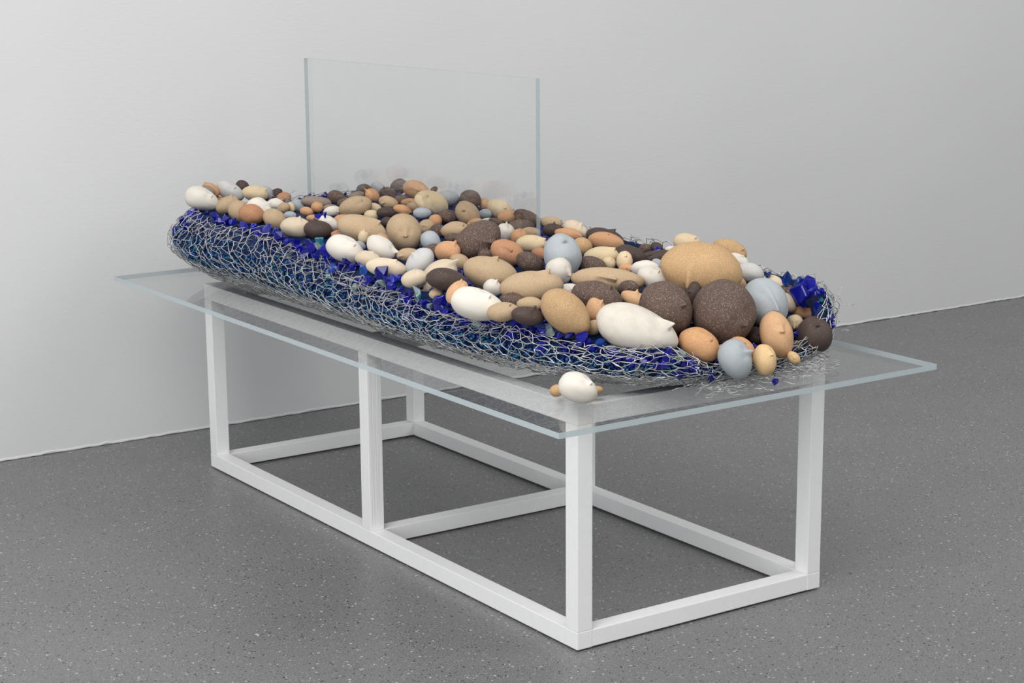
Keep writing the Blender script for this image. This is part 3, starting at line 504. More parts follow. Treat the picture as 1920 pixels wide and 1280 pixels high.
  ('dark brown ceramic slab with a torn reddish fold beside the giant sand head', 'D', 0.5284, 0.4296, 0.6776, 0.7871, -0.5909, 0.177, -0.0401, 0.2372, 0.9706, 0.0472, 0.0168, 0.0198, 0, (-0.171, 0.48, 0.0, 0.9, 0.6)),
  ('medium plain white ceramic oval beside the round cream head', 'W', 0.4212, 0.328, 0.6785, 0.7852, -0.6192, 0.0049, 0.1006, 0.1353, 0.9857, 0.0305, 0.0181, 0.0214, 0, None),
  ('tiny plain blue-grey ceramic pebble beside the round cream head', 'G', 0.4837, 0.3631, 0.6755, 0.5346, -0.5643, -0.6291, 0.5782, -0.2987, 0.7592, 0.0157, 0.013, 0.0154, 0, None),
  ('bright white ceramic head with shallow nose leaning on the giant sand head', 'W', 0.3809, 0.2441, 0.6722, 0.6649, -0.6237, -0.411, 0.4247, -0.137, 0.8949, 0.0384, 0.0251, 0.0296, 0.1, (-0.004, 0.68, -10.0, 0.35, 0.7)),
  ('long sand-coloured face lying on its back with a long wedge nose', 'T', 0.2803, 0.2744, 0.675, 0.7849, -0.614, -0.0839, 0.1732, 0.0872, 0.981, 0.0771, 0.0278, 0.0328, 0, (0.161, 0.102, -9.0, 0.9, 1)),
  ('giant coarse sand-coloured ceramic head with a long straight nose, largest of the pile', 'TO', 0.4305, 0.1506, 0.6974, 0.7288, -0.6561, -0.1958, 0.2589, -0.0006, 0.9659, 0.0857, 0.0602, 0.071, 0, (-0.22, -0.452, -83.0, 0.95, 1.2)),
  ('cream ceramic head with small nose perched behind the giant sand head', 'C', 0.6189, 0.4263, 0.7039, 0.7435, -0.6482, -0.1646, 0.2258, 0.0116, 0.9741, 0.032, 0.0221, 0.0261, 0, (0.465, 0.613, -50.0, 0.4, 0.9)),
  ('tiny plain white ceramic oval beside the perched cream head', 'W', 0.6199, 0.4836, 0.6812, 0.7767, -0.6299, 0.0064, 0.095, 0.1271, 0.9873, 0.0144, 0.008, 0.0094, 0, None),
  ('tiny speckled brown ball in front of the long wedge-nosed sand face', 'B', 0.2911, 0.2171, 0.6657, 0.7904, -0.6125, 0.0041, 0.1063, 0.1438, 0.9839, 0.0214, 0.017, 0.0201, 0, (0.0, 0.031, -60.0, 0.3, 0.6)),
  ('peach ceramic head with raised nose leaning between the largest white and two brown heads', 'OL', 0.2623, 0.1547, 0.652, 0.6676, -0.6208, -0.411, 0.433, -0.1253, 0.8926, 0.0342, 0.0175, 0.0206, 0, (-0.192, 0.91, 100.0, 0.5, 1.3)),
  ('peanut-shaped peach ceramic head with a pinched nose beside the largest white head', 'OL', 0.1474, 0.1401, 0.6489, 0.0287, -0.2549, -0.9665, 0.8083, -0.563, 0.1725, 0.0248, 0.0206, 0.0243, -0.12, (-0.557, 0.745, 130.0, 0.4, 1.2)),
  ('big speckled brown ceramic head with nose ridge between the bright white and round brown heads', 'B', 0.2602, 0.0565, 0.651, 0.414, -0.5198, -0.7472, 0.6689, -0.383, 0.6371, 0.0585, 0.0515, 0.0585, 0, (0.248, 0.603, -15.0, 0.6, 0.9)),
  ('small black-brown ceramic head with a slit nose resting against the giant sand head', 'D', 0.3715, 0.1078, 0.6612, -0.2378, -0.0351, -0.9707, 0.7402, -0.6537, -0.1577, 0.0273, 0.0172, 0.0203, 0, (-0.101, -0.413, 5.0, 0.4, 0.7)),
  ('largest white ceramic head, off-white with stains and a jutting nose, at the near end', 'W2', 0.1619, 0.0221, 0.6249, 0.6995, -0.634, -0.3297, 0.3813, -0.0591, 0.9226, 0.0841, 0.0465, 0.0548, 0.12, (0.617, 0.638, -12.0, 0.5, 1.2)),
  ('orange terracotta oval with ridge lying between the largest white and round brown heads', 'TO2', 0.2744, -0.0306, 0.5898, 0.6027, -0.6381, -0.4791, 0.4917, -0.1759, 0.8528, 0.0428, 0.0331, 0.0391, 0, (0.322, 0.626, -10.0, 0.7, 0.7)),
  ('large round brown ceramic ball with white flecks and a small nose dimple', 'B', 0.3696, 0.0066, 0.6389, 0.2807, -0.4579, -0.8435, 0.7149, -0.4867, 0.5021, 0.0661, 0.0645, 0.0661, 0, (0.58, 0.391, 0.0, 0.3, 0.7)),
  ('large blue-grey ceramic face with a long narrow nose beside the round brown ball', 'G', 0.4953, 0.0253, 0.64, 0.214, -0.417, -0.8833, 0.7229, -0.5405, 0.4303, 0.0545, 0.0473, 0.0545, 0, (0.337, 0.331, -3.0, 1.0, 1.1)),
  ('pale grey noseless oval on top behind the large blue-grey face', 'S', 0.6165, 0.2081, 0.6652, 0.6697, -0.6677, -0.3251, 0.3536, -0.0982, 0.9302, 0.0308, 0.0221, 0.026, 0, None),
  ('small white ceramic head with nose beside the orange-sand head at the back', 'W', 0.6139, 0.2482, 0.6886, 0.6752, -0.6612, -0.3269, 0.3512, -0.1015, 0.9308, 0.0252, 0.0145, 0.0172, 0, (0.266, 0.757, 40.0, 0.5, 1.3)),
  ('coarse orange-sand ceramic head with nose behind the giant sand head, above a white one', 'TO', 0.6242, 0.2854, 0.7043, 0.6786, -0.6571, -0.3281, 0.3492, -0.1043, 0.9312, 0.0395, 0.0235, 0.0277, 0, (0.612, 0.5, -40.0, 0.5, 1)),
  ('medium plain coarse orange-sand ceramic oval beside the pale grey oval', 'TO', 0.5475, 0.187, 0.6578, 0.6747, -0.6624, -0.3257, 0.3578, -0.0924, 0.9292, 0.0322, 0.0172, 0.0203, 0, None),
  ('small plain pale beige ceramic oval beside the pale grey oval', 'P', 0.6186, 0.1339, 0.6542, 0.5893, -0.6501, -0.4797, 0.4636, -0.2142, 0.8598, 0.0248, 0.015, 0.0177, 0, None),
  ('medium plain speckled brown ceramic oval beside the dangling-nose cream head', 'B', 0.6186, 0.0845, 0.6326, 0.3322, -0.5068, -0.7955, 0.667, -0.4702, 0.578, 0.0283, 0.0194, 0.0229, 0, None),
  ('small plain pale beige ceramic oval beside the dangling-nose cream head', 'P', 0.5921, 0.0612, 0.6248, 0.2716, -0.4661, -0.842, 0.6949, -0.5103, 0.5067, 0.0231, 0.0148, 0.0174, 0, None),
  ('medium orange terracotta ceramic head with nose beside the dangling-nose cream head', 'O', 0.6239, 0.0518, 0.6012, 0.7203, -0.6907, -0.0645, 0.1776, 0.0938, 0.9796, 0.0308, 0.013, 0.0153, 0, (0.578, 0.728, 30.0, 0.5, 1.2)),
  ('small cream ceramic head with a long dangling nose beside the round dark brown ball', 'C', 0.5654, 0.0098, 0.5935, 0.7356, -0.677, 0.0222, 0.1164, 0.1586, 0.9805, 0.0186, 0.0173, 0.0186, 0, (-0.047, -0.453, -92.0, 0.5, 1.3)),
  ('round dark brown ceramic ball with a tiny nose at the near corner of the nest', 'D', 0.563, -0.052, 0.5782, 0.2571, -0.4813, -0.838, 0.6926, -0.5129, 0.5072, 0.0386, 0.0365, 0.0386, 0, (-0.362, 0.397, -32.0, 0.2, 0.8)),
  ('upright peach ceramic head with a dark nostril beside the round dark brown ball', 'OL', 0.4525, -0.0591, 0.5932, 0.0748, -0.3304, -0.9409, 0.7479, -0.6055, 0.272, 0.0486, 0.0332, 0.0392, 0, (-0.093, 0.379, -20.0, 0.35, 0.9)),
  ('smooth chocolate brown pebble wedged beside the upright peach head', 'D', 0.445, -0.0063, 0.5827, 0.6917, -0.6822, -0.2369, 0.3114, -0.0142, 0.9502, 0.0236, 0.0193, 0.0227, 0, (0.182, 0.197, -75.0, 0.2, 0.5)),
  ('medium orange terracotta ceramic head with nose beside the small tan egg', 'O', 0.3602, -0.0603, 0.576, 0.4956, -0.6111, -0.6172, 0.5814, -0.2944, 0.7584, 0.03, 0.0213, 0.0251, 0, (-0.122, 0.572, 0.0, 0.6, 0.7)),
  ('pale blue-grey ceramic head with a beak-like nose hanging over the near end', 'G', 0.3059, -0.1045, 0.569, 0.2016, -0.4327, -0.8787, 0.7397, -0.5208, 0.4262, 0.0407, 0.0322, 0.038, 0.15, (-0.073, 0.886, 85.0, 0.4, 1.4)),
  ('small tan egg-shaped ceramic head with a bent nose beside the beak-nosed blue-grey one', 'CT', 0.3732, -0.114, 0.5627, -0.0238, -0.2636, -0.9643, 0.7566, -0.6353, 0.155, 0.0308, 0.0233, 0.0275, 0, (-0.26, 0.621, 2.0, 0.4, 0.9)),
  ('tiny plain tan ball touching the beak-nosed blue-grey head', 'CT', 0.3139, -0.0302, 0.5546, 0.7632, -0.6459, 0.016, 0.1271, 0.1744, 0.9764, 0.015, 0.0146, 0.015, 0, None),
  ('tiny plain white ceramic pebble beside the tiny tan ball', 'W', 0.343, -0.0193, 0.5719, -0.1242, -0.1693, -0.9777, 0.7605, -0.6491, 0.0158, 0.0091, 0.0084, 0.0091, 0, None),
  ('tiny tan ceramic pebble caught under loose wire at the near end', 'CT', 0.4618, -0.1011, 0.5528, 0.4275, -0.5986, -0.6775, 0.6127, -0.3592, 0.704, 0.0151, 0.0109, 0.0129, 0, (0.126, -0.0, -15.0, 0.5, 1)),
  ('white egg-shaped ceramic head lying alone on the clear tabletop corner', 'W', -0.0162, -0.0251, 0.542, 0.6735, -0.6147, -0.4105, 0.4636, -0.0812, 0.8823, 0.0392, 0.0283, 0.0334, 0.15, (0.408, 0.676, -15.0, 0.35, 0.8)),
  ('tiny orange ceramic pebble on the tabletop behind the brow of the white egg', 'TO', -0.0165, 0.0458, 0.5236, -0.8242, 0.5409, -0.1674, 0.0072, -0.2857, -0.9583, 0.0133, 0.012, 0.0133, 0, None),
  ('tiny orange ceramic oval on the tabletop against the nose of the white egg', 'TO', 0.0523, 0.0126, 0.5208, -0.8126, 0.5568, -0.1722, 0.0053, -0.2884, -0.9575, 0.0146, 0.009, 0.0107, 0, None),
  ('medium pale beige ceramic head with nose beside the white big-nosed head', 'P', 0.0116, 0.8095, 0.6751, 0.8105, -0.5174, -0.2746, 0.3191, -0.003, 0.9477, 0.031, 0.0192, 0.0227, 0, (0.217, 0.904, -15.0, 0.6, 0.6)),
  ('long pale beige ceramic head with low nose on the blue glass rim', 'P', -0.0011, 0.7075, 0.6714, 0.8384, -0.5225, -0.1552, 0.2194, 0.0627, 0.9736, 0.0457, 0.0219, 0.0258, 0, (0.373, 0.788, -12.0, 0.6, 0.8)),
  ('small sand-coloured ceramic head with nose beside the white big-nosed head', 'T', 0.106, 0.7921, 0.678, 0.8551, -0.5183, -0.0157, 0.0966, 0.1295, 0.9869, 0.0267, 0.0162, 0.0191, 0, (-0.709, -0.14, -170.0, 0.4, 1)),
  ('tilted pale grey egg-shaped ceramic head with a dot nose behind the beige rim heads', 'S', 0.0581, 0.6643, 0.6843, 0.6726, -0.2768, 0.6862, -0.5321, 0.4635, 0.7085, 0.0368, 0.0257, 0.0303, 0, (0.035, 0.858, 85.0, 0.3, 0.8)),
  ('plump pale beige ceramic head with stub nose below the tilted pale grey egg', 'P', -0.0088, 0.5793, 0.6662, 0.8512, -0.467, 0.2397, -0.121, 0.2697, 0.9553, 0.0284, 0.0194, 0.0229, 0, (0.15, 0.818, 75.0, 0.3, 0.7)),
  ('tiny plain sand-coloured ceramic pebble beside the smooth dark brown egg', 'T', -0.0206, 0.4735, 0.6495, 0.8476, -0.5305, -0.0142, 0.108, 0.1463, 0.9833, 0.0146, 0.011, 0.0129, 0, None),
  ('small plain speckled brown ceramic pebble beside the tall orange ridged head', 'B', 0.5816, 1.6248, 0.7127, 0.7961, -0.4096, 0.4454, -0.3282, 0.3262, 0.8865, 0.0253, 0.0214, 0.0252, 0, None),
  ('small plain sand-coloured ceramic pebble beside the orange ball with pointed nose', 'T', 0.1674, 0.6726, 0.6721, 0.7483, -0.5522, -0.3675, 0.3962, -0.0722, 0.9153, 0.0238, 0.0181, 0.0213, 0, None),
  ('small plain sand-coloured ceramic pebble beside the peanut-shaped peach head', 'T', 0.1208, 0.109, 0.6207, 0.7446, -0.4258, 0.514, -0.3188, 0.4497, 0.8344, 0.0189, 0.0148, 0.0174, 0, None),
  ('small plain speckled brown ceramic pebble beside the orange pointed head behind the pane', 'B', 0.3253, 1.5164, 0.7138, 0.7648, -0.4864, -0.4226, 0.4302, -0.1029, 0.8969, 0.0253, 0.0195, 0.023, 0, None),
  ('small plain blue-grey ceramic pebble beside the orange pointed head behind the pane', 'G', 0.2017, 1.4988, 0.7047, 0.7364, -0.4633, -0.4931, 0.4946, -0.1288, 0.8595, 0.0219, 0.0174, 0.0205, 0, None),
  ('tiny plain speckled brown ceramic pebble beside the round dark brown ball', 'B', 0.5153, -0.0488, 0.5592, 0.7345, -0.6785, 0.0159, 0.1295, 0.1631, 0.9781, 0.0166, 0.0131, 0.0155, 0, None),
  ('small plain smooth dark brown ceramic pebble beside the lilac-grey egg on the far rim', 'D', 0.1764, 1.7693, 0.7294, 0.7418, -0.4346, -0.5107, 0.5088, -0.1313, 0.8508, 0.0193, 0.0178, 0.0193, 0, None),
  ('small plain blue-grey ceramic pebble beside the tall orange ridged head', 'G', 0.5061, 1.6088, 0.7157, 0.7033, -0.4855, -0.5193, 0.5064, -0.1705, 0.8453, 0.0225, 0.0165, 0.0194, 0, None),
  ('small plain speckled brown ceramic pebble beside the cream hook-nosed head at the far end', 'B', 0.4463, 1.5833, 0.7186, 0.8704, -0.4861, 0.0785, -0.0061, 0.1489, 0.9888, 0.0207, 0.0169, 0.0199, 0, None),
  ('small plain smooth dark brown ceramic oval beside the cream hook-nosed head at the far end', 'D', 0.27, 1.7565, 0.7015, 0.7634, -0.3084, 0.5675, -0.4615, 0.3544, 0.8133, 0.0221, 0.0151, 0.0179, 0, None),
  ('small plain reddish ceramic pebble beside the cream hook-nosed head at the far end', 'R', 0.2347, 1.6417, 0.7078, 0.8827, -0.4279, 0.1942, -0.1154, 0.2032, 0.9723, 0.0204, 0.0158, 0.0187, 0, None),
  ('small plain sand-coloured ceramic pebble beside the large scuffed cream head', 'T', 0.4124, 1.2715, 0.708, 0.824, -0.5316, -0.1961, 0.2385, 0.0114, 0.9711, 0.0187, 0.0143, 0.0168, 0, None),
  ('small plain cream ceramic pebble beside the wide sand head behind the pane', 'C', 0.279, 1.2534, 0.7009, 0.855, -0.5093, -0.0981, 0.1554, 0.0712, 0.9853, 0.0202, 0.0147, 0.0173, 0, None),
  ('tiny plain smooth dark brown ceramic pebble beside the perched cream head', 'D', 0.6199, 0.5377, 0.6786, 0.6943, -0.6274, -0.3526, 0.3708, -0.1081, 0.9224, 0.0154, 0.0127, 0.015, 0, None),
  ('tiny plain speckled brown ceramic pebble beside the wide orange head', 'B', 0.619, 0.578, 0.6698, 0.7892, -0.6111, 0.0607, 0.0498, 0.1622, 0.9855, 0.0168, 0.013, 0.0153, 0, None),
  ('small plain reddish ceramic pebble beside the reddish straight-nosed head', 'R', 0.3554, 0.6296, 0.6775, 0.7433, -0.5864, -0.3219, 0.3543, -0.063, 0.933, 0.0197, 0.0153, 0.0181, 0, None),
]
SHARDS = [
  ('big cobalt blue glass shard beside the white egg on the far rim', 'c', -0.0288, 1.6281, 0.6979, 0.0148),
  ('chunky cobalt blue glass shard beside the white egg on the far rim', 'c', -0.0606, 1.6423, 0.6764, 0.0127),
  ('big cobalt blue glass shard beside the white egg on the far rim', 'c', -0.0847, 1.5642, 0.6684, 0.0146),
  ('big cobalt blue glass shard beside the white egg on the far rim', 'c', -0.0153, 1.6149, 0.6789, 0.0253),
  ('big cobalt blue glass shard beside the reddish ball on the far rim', 'c', -0.0245, 1.5224, 0.6903, 0.0187),
  ('big cobalt blue glass shard beside the reddish ball on the far rim', 'c', -0.0294, 1.4483, 0.6923, 0.0225),
  ('big bright mid-blue glass shard beside the white egg on the far rim', 'm', -0.0212, 1.6552, 0.6165, 0.0162),
  ('chunky cobalt blue glass shard beside the reddish ball on the far rim', 'c', -0.0384, 1.5272, 0.6369, 0.0133),
  ('big bright mid-blue glass shard beside the reddish ball on the far rim', 'm', -0.0435, 1.4487, 0.6429, 0.0155),
  ('big violet-blue glass shard beside the reddish ball on the far rim', 'v', -0.0425, 1.3521, 0.6659, 0.0181),
  ('small cobalt blue glass shard beside the reddish ball on the far rim', 'c', -0.0416, 1.5053, 0.6271, 0.0091),
  ('big cobalt blue glass shard beside the reddish ball on the far rim', 'c', -0.0342, 1.327, 0.693, 0.022),
  ('big cobalt blue glass shard beside the pale beige head on the rim', 'c', -0.0363, 1.2038, 0.701, 0.0187),
  ('big cobalt blue glass shard beside the pale beige head on the rim', 'c', -0.0374, 1.1392, 0.6902, 0.0193),
  ('big cobalt blue glass shard beside the brown onion-shaped head on the rim', 'c', -0.04, 1.0585, 0.6952, 0.0171),
  ('big cobalt blue glass shard beside the white browed egg on the rim', 'c', -0.0408, 0.9919, 0.6945, 0.0157),
  ('big cobalt blue glass shard beside the brown onion-shaped head on the rim', 'c', -0.0393, 1.0749, 0.676, 0.016),
  ('big teal glass shard beside the white browed egg on the rim', 't', -0.0323, 0.9591, 0.6991, 0.0178),
  ('chunky pale aqua glass shard beside the white browed egg on the rim', 'p', -0.0418, 0.9474, 0.6924, 0.0133),
  ('big cobalt blue glass shard between the white big-nosed head and the tiny knobbed cream head', 'c', -0.0414, 0.9172, 0.6822, 0.0177),
  ('big cobalt blue glass shard between the tiny knobbed cream head and the rough terracotta oval', 'c', -0.0408, 1.0123, 0.6671, 0.0158),
  ('big cobalt blue glass shard between the tiny knobbed cream head and the white big-nosed head', 'c', -0.0409, 0.9557, 0.6694, 0.0167),
  ('big bright mid-blue glass shard beside the white browed egg on the rim', 'm', -0.0434, 0.8714, 0.6451, 0.0219),
  ('big teal glass shard between the white big-nosed head and the long pale beige head', 't', -0.0527, 0.8785, 0.6349, 0.0146),
  ('big violet-blue glass shard beside the white browed egg on the rim', 'v', -0.0414, 0.8125, 0.6719, 0.0152),
  ('big teal glass shard beside the long pale beige head', 't', -0.0394, 0.7517, 0.665, 0.015),
  ('big pale aqua glass shard beside the long pale beige head', 'p', -0.05, 0.7549, 0.622, 0.0179),
  ('chunky pale aqua glass shard beside the white egg on the far rim', 'p', -0.0056, 1.702, 0.6534, 0.0137),
  ('chunky pale aqua glass shard beside the reddish ball on the far rim', 'p', -0.0343, 1.4903, 0.6751, 0.0107),
  ('chunky violet-blue glass shard beside the white egg on the far rim', 'v', -0.0853, 1.6335, 0.6547, 0.011),
  ('big cobalt blue glass shard beside the pale beige head on the rim', 'c', -0.0389, 1.2526, 0.6846, 0.0142),
  ('chunky cobalt blue glass shard beside the brown onion-shaped head on the rim', 'c', 0.0766, 1.1542, 0.7306, 0.0133),
  ('chunky cobalt blue glass shard beside the brown onion-shaped head on the rim', 'c', 0.0908, 1.1442, 0.7305, 0.0133),
  ('big cobalt blue glass shard beside the reddish ball on the far rim', 'c', -0.0331, 1.403, 0.6937, 0.0162),
  ('big cobalt blue glass shard beside the reddish ball on the far rim', 'c', -0.0314, 1.4764, 0.6849, 0.0148),
  ('big cobalt blue glass shard beside the white egg on the far rim', 'c', -0.0267, 1.5582, 0.675, 0.0167),
  ('big cobalt blue glass shard beside the white egg on the far rim', 'c', -0.0468, 1.6192, 0.6906, 0.0143),
  ('big cobalt blue glass shard beside the reddish ball on the far rim', 'c', -0.036, 1.2871, 0.6965, 0.0143),
  ('big cobalt blue glass shard beside the pale beige head on the rim', 'c', -0.0378, 1.1605, 0.701, 0.0162),
  ('big cobalt blue glass shard beside the pale beige head on the rim', 'c', -0.0363, 1.2395, 0.6914, 0.0157),
  ('big cobalt blue glass shard beside the brown onion-shaped head on the rim', 'c', -0.0392, 1.1026, 0.6817, 0.0145),
  ('big cobalt blue glass shard between the rough terracotta oval and the tiny knobbed cream head', 'c', -0.0405, 1.0395, 0.6793, 0.0159),
  ('big cobalt blue glass shard beside the white browed egg on the rim', 'c', -0.0409, 0.9735, 0.6826, 0.0149),
  ('big cobalt blue glass shard between the white big-nosed head and the long pale beige head', 'c', -0.0431, 0.8679, 0.6465, 0.0186),
  ('big violet-blue glass shard between the white big-nosed head and the long pale beige head', 'v', -0.0414, 0.8144, 0.6707, 0.0149),
  ('small cobalt blue glass shard beside the long pale beige head', 'c', -0.0411, 0.7589, 0.6744, 0.0086),
  ('chunky bright mid-blue glass shard beside the white browed egg on the rim', 'm', -0.0473, 0.8857, 0.6444, 0.0124),
  ('big bright mid-blue glass shard beside the long pale beige head', 'm', -0.0391, 0.7406, 0.6655, 0.0165),
  ('big cobalt blue glass shard beside the long pale beige head', 'c', -0.0318, 0.677, 0.6689, 0.0242),
  ('big cobalt blue glass shard beside the long pale beige head', 'c', -0.0368, 0.6869, 0.657, 0.0185),
  ('big cobalt blue glass shard beside the long pale beige head', 'c', -0.0386, 0.7202, 0.6507, 0.0146),
  ('big cobalt blue glass shard beside the plump pale beige head', 'c', -0.0346, 0.6177, 0.6657, 0.0151),
  ('small cobalt blue glass shard beside the plump pale beige head', 'c', -0.0279, 0.6045, 0.6659, 0.0099),
  ('big pale aqua glass shard beside the long pale beige head', 'p', -0.0366, 0.6771, 0.6446, 0.0184),
  ('big cobalt blue glass shard between the plump pale beige head and the ivory upturned-nose head', 'c', -0.0348, 0.6304, 0.6465, 0.0151),
  ('chunky cobalt blue glass shard beside the plump pale beige head', 'c', -0.0332, 0.5982, 0.6474, 0.0135),
  ('big pale aqua glass shard beside the plump pale beige head', 'p', -0.0283, 0.5379, 0.644, 0.02),
  ('big cobalt blue glass shard between the ivory upturned-nose head and the tilted pale grey egg', 'c', -0.0321, 0.5868, 0.6263, 0.0155),
  ('big cobalt blue glass shard between the ivory upturned-nose head and the smooth dark brown egg', 'c', -0.0334, 0.5575, 0.6182, 0.016),
  ('chunky cobalt blue glass shard between the plump pale beige head and the ivory upturned-nose head', 'c', -0.0326, 0.5218, 0.6146, 0.0133),
  ('big pale aqua glass shard beside the smooth dark brown egg', 'p', -0.0242, 0.485, 0.6211, 0.0198),
  ('big cobalt blue glass shard beside the smooth dark brown egg', 'c', -0.0222, 0.4516, 0.6384, 0.0196),
  ('chunky cobalt blue glass shard beside the peach raised-nose head', 'c', -0.0209, 0.4181, 0.6372, 0.0113),
  ('big bright mid-blue glass shard beside the plump pale beige head', 'm', -0.0435, 0.559, 0.5938, 0.018),
  ('chunky cobalt blue glass shard between the smooth dark brown egg and the ivory upturned-nose head', 'c', -0.0411, 0.5288, 0.5947, 0.0115),
  ('big pale aqua glass shard beside the long pale beige head', 'p', -0.0544, 0.7531, 0.615, 0.0166),
  ('chunky cobalt blue glass shard beside the long pale beige head', 'c', -0.0409, 0.692, 0.6281, 0.0111),
  ('small teal glass shard beside the plump pale beige head', 't', -0.0297, 0.5257, 0.6352, 0.0102),
  ('chunky cobalt blue glass shard between the long pale beige head and the white big-nosed head', 'c', -0.041, 0.789, 0.6665, 0.0121),
  ('chunky cobalt blue glass shard beside the white browed egg on the rim', 'c', -0.0424, 0.8397, 0.6598, 0.0122),
  ('big cobalt blue glass shard beside the plump pale beige head', 'c', -0.0359, 0.6423, 0.6568, 0.0144),
  ('big cobalt blue glass shard between the smooth dark brown egg and the ivory upturned-nose head', 'c', -0.0278, 0.5057, 0.6291, 0.014),
  ('big violet-blue glass shard beside the plump pale beige head', 'v', -0.0314, 0.5602, 0.6392, 0.0142),
  ('chunky cobalt blue glass shard beside the smooth dark brown egg', 'c', -0.0245, 0.4649, 0.6189, 0.0126),
  ('big cobalt blue glass shard between the smooth dark brown egg and the peach raised-nose head', 'c', -0.0229, 0.4546, 0.6317, 0.0182),
  ('chunky cobalt blue glass shard between the peach raised-nose head and the smooth dark brown egg', 'c', -0.0202, 0.4199, 0.6349, 0.012),
  ('big violet-blue glass shard beside the peach raised-nose head', 'v', -0.0132, 0.3642, 0.627, 0.0154),
  ('big cobalt blue glass shard beside the peach raised-nose head', 'c', -0.0156, 0.3672, 0.6076, 0.0179),
  ('big pale aqua glass shard beside the big smooth white head', 'p', -0.0091, 0.3303, 0.6093, 0.0202),
  ('big cobalt blue glass shard beside the big smooth white head', 'c', 0.0009, 0.2808, 0.6247, 0.02),
  ('big cobalt blue glass shard between the big smooth white head and the small speckled head', 'c', -0.0041, 0.2977, 0.6192, 0.0147),
  ('chunky cobalt blue glass shard beside the knot-nosed sand head', 'c', 0.0029, 0.2596, 0.6296, 0.0109),
  ('big cobalt blue glass shard beside the knot-nosed sand head', 'c', 0.0111, 0.2271, 0.6262, 0.0188),
  ('big cobalt blue glass shard between the big smooth white head and the knot-nosed sand head', 'c', -0.0015, 0.2774, 0.6084, 0.0176),
  ('big violet-blue glass shard beside the knot-nosed sand head', 'v', 0.0026, 0.2476, 0.6025, 0.015),
  ('big cobalt blue glass shard beside the sharp-nosed dark head', 'c', 0.016, 0.205, 0.6131, 0.0173),
  ('chunky cobalt blue glass shard beside the sharp-nosed dark head', 'c', 0.0217, 0.1783, 0.6075, 0.0139),
  ('big pale aqua glass shard beside the sloping sand stone', 'p', 0.0376, 0.1407, 0.6194, 0.0209),
  ('big cobalt blue glass shard beside the sloping sand stone', 'c', 0.0532, 0.1034, 0.622, 0.0232),
  ('big cobalt blue glass shard between the sloping sand stone and the largest white head', 'c', 0.0658, 0.0737, 0.6137, 0.0217),
  ('small cobalt blue glass shard beside the big smooth white head', 'c', -0.0089, 0.309, 0.611, 0.0098),
  ('chunky cobalt blue glass shard between the peach raised-nose head and the big smooth white head', 'c', -0.0245, 0.3855, 0.59, 0.012),
  ('big cobalt blue glass shard between the knot-nosed sand head and the sharp-nosed dark head', 'c', 0.0065, 0.2295, 0.5999, 0.015),
  ('chunky cobalt blue glass shard between the sharp-nosed dark head and the sloping sand stone', 'c', 0.0239, 0.1643, 0.6003, 0.0124),
  ('chunky teal glass shard beside the big smooth white head', 't', -0.018, 0.3388, 0.5864, 0.0111),
  ('chunky cobalt blue glass shard between the peach raised-nose head and the small white bulb', 'c', -0.0174, 0.3895, 0.6148, 0.0125),
  ('chunky cobalt blue glass shard between the smooth dark brown egg and the small white bulb', 'c', -0.0218, 0.4371, 0.6183, 0.0138),
  ('chunky cobalt blue glass shard between the sharp-nosed dark head and the knot-nosed sand head', 'c', 0.0302, 0.1559, 0.6127, 0.0131),
  ('big cobalt blue glass shard between the sloping sand stone and the sharp-nosed dark head', 'c', 0.0427, 0.1197, 0.6122, 0.0142),
  ('big cobalt blue glass shard between the sharp-nosed dark head and the sloping sand stone', 'c', 0.0251, 0.1569, 0.5825, 0.0196),
  ('big bright mid-blue glass shard beside the largest white head', 'm', 0.0832, 0.0422, 0.6033, 0.0146),
  ('big violet-blue glass shard beside the largest white head', 'v', 0.125, -0.0097, 0.5905, 0.0239),
  ('big cobalt blue glass shard beside the largest white head', 'c', 0.1165, -0.0104, 0.5702, 0.0145),
  ('big cobalt blue glass shard between the largest white head and the front terracotta oval', 'c', 0.1538, -0.0383, 0.5786, 0.0183),
  ('big cobalt blue glass shard between the largest white head and the beak-nosed blue-grey head', 'c', 0.1807, -0.051, 0.5807, 0.0192),
  ('big cobalt blue glass shard beside the largest white head', 'c', 0.1579, -0.0436, 0.5683, 0.0145),
  ('big cobalt blue glass shard beside the front terracotta oval', 'c', 0.2021, -0.0584, 0.5543, 0.023),
  ('big pale aqua glass shard beside the largest white head', 'p', 0.1338, -0.0249, 0.5606, 0.0183),
  ('chunky pale aqua glass shard beside the front terracotta oval', 'p', 0.2075, -0.0563, 0.5831, 0.0136),
  ('big cobalt blue glass shard between the front terracotta oval and the beak-nosed blue-grey head', 'c', 0.2229, -0.0659, 0.5646, 0.0146),
  ('big cobalt blue glass shard between the largest white head and the sloping sand stone', 'c', 0.0977, 0.0157, 0.5895, 0.0169),
  ('big cobalt blue glass shard beside the largest white head', 'c', 0.1015, 0.0072, 0.5822, 0.0145),
  ('big cobalt blue glass shard between the sloping sand stone and the peanut-shaped peach head', 'c', 0.0626, 0.077, 0.6066, 0.0165),
  ('big cobalt blue glass shard beside the sloping sand stone', 'c', 0.0732, 0.0531, 0.5977, 0.0141),
  ('big cobalt blue glass shard beside the sloping sand stone', 'c', 0.0445, 0.102, 0.5879, 0.0142),
  ('big cobalt blue glass shard beside the largest white head', 'c', 0.1397, -0.0303, 0.574, 0.014),
  ('big cobalt blue glass shard beside the largest white head', 'c', 0.1701, -0.049, 0.5652, 0.0145),
  ('big cobalt blue glass shard between the front terracotta oval and the tiny tan ball', 'c', 0.219, -0.0636, 0.563, 0.0193),
  ('big cobalt blue glass shard beside the beak-nosed blue-grey head', 'c', 0.2719, -0.069, 0.5336, 0.0181),
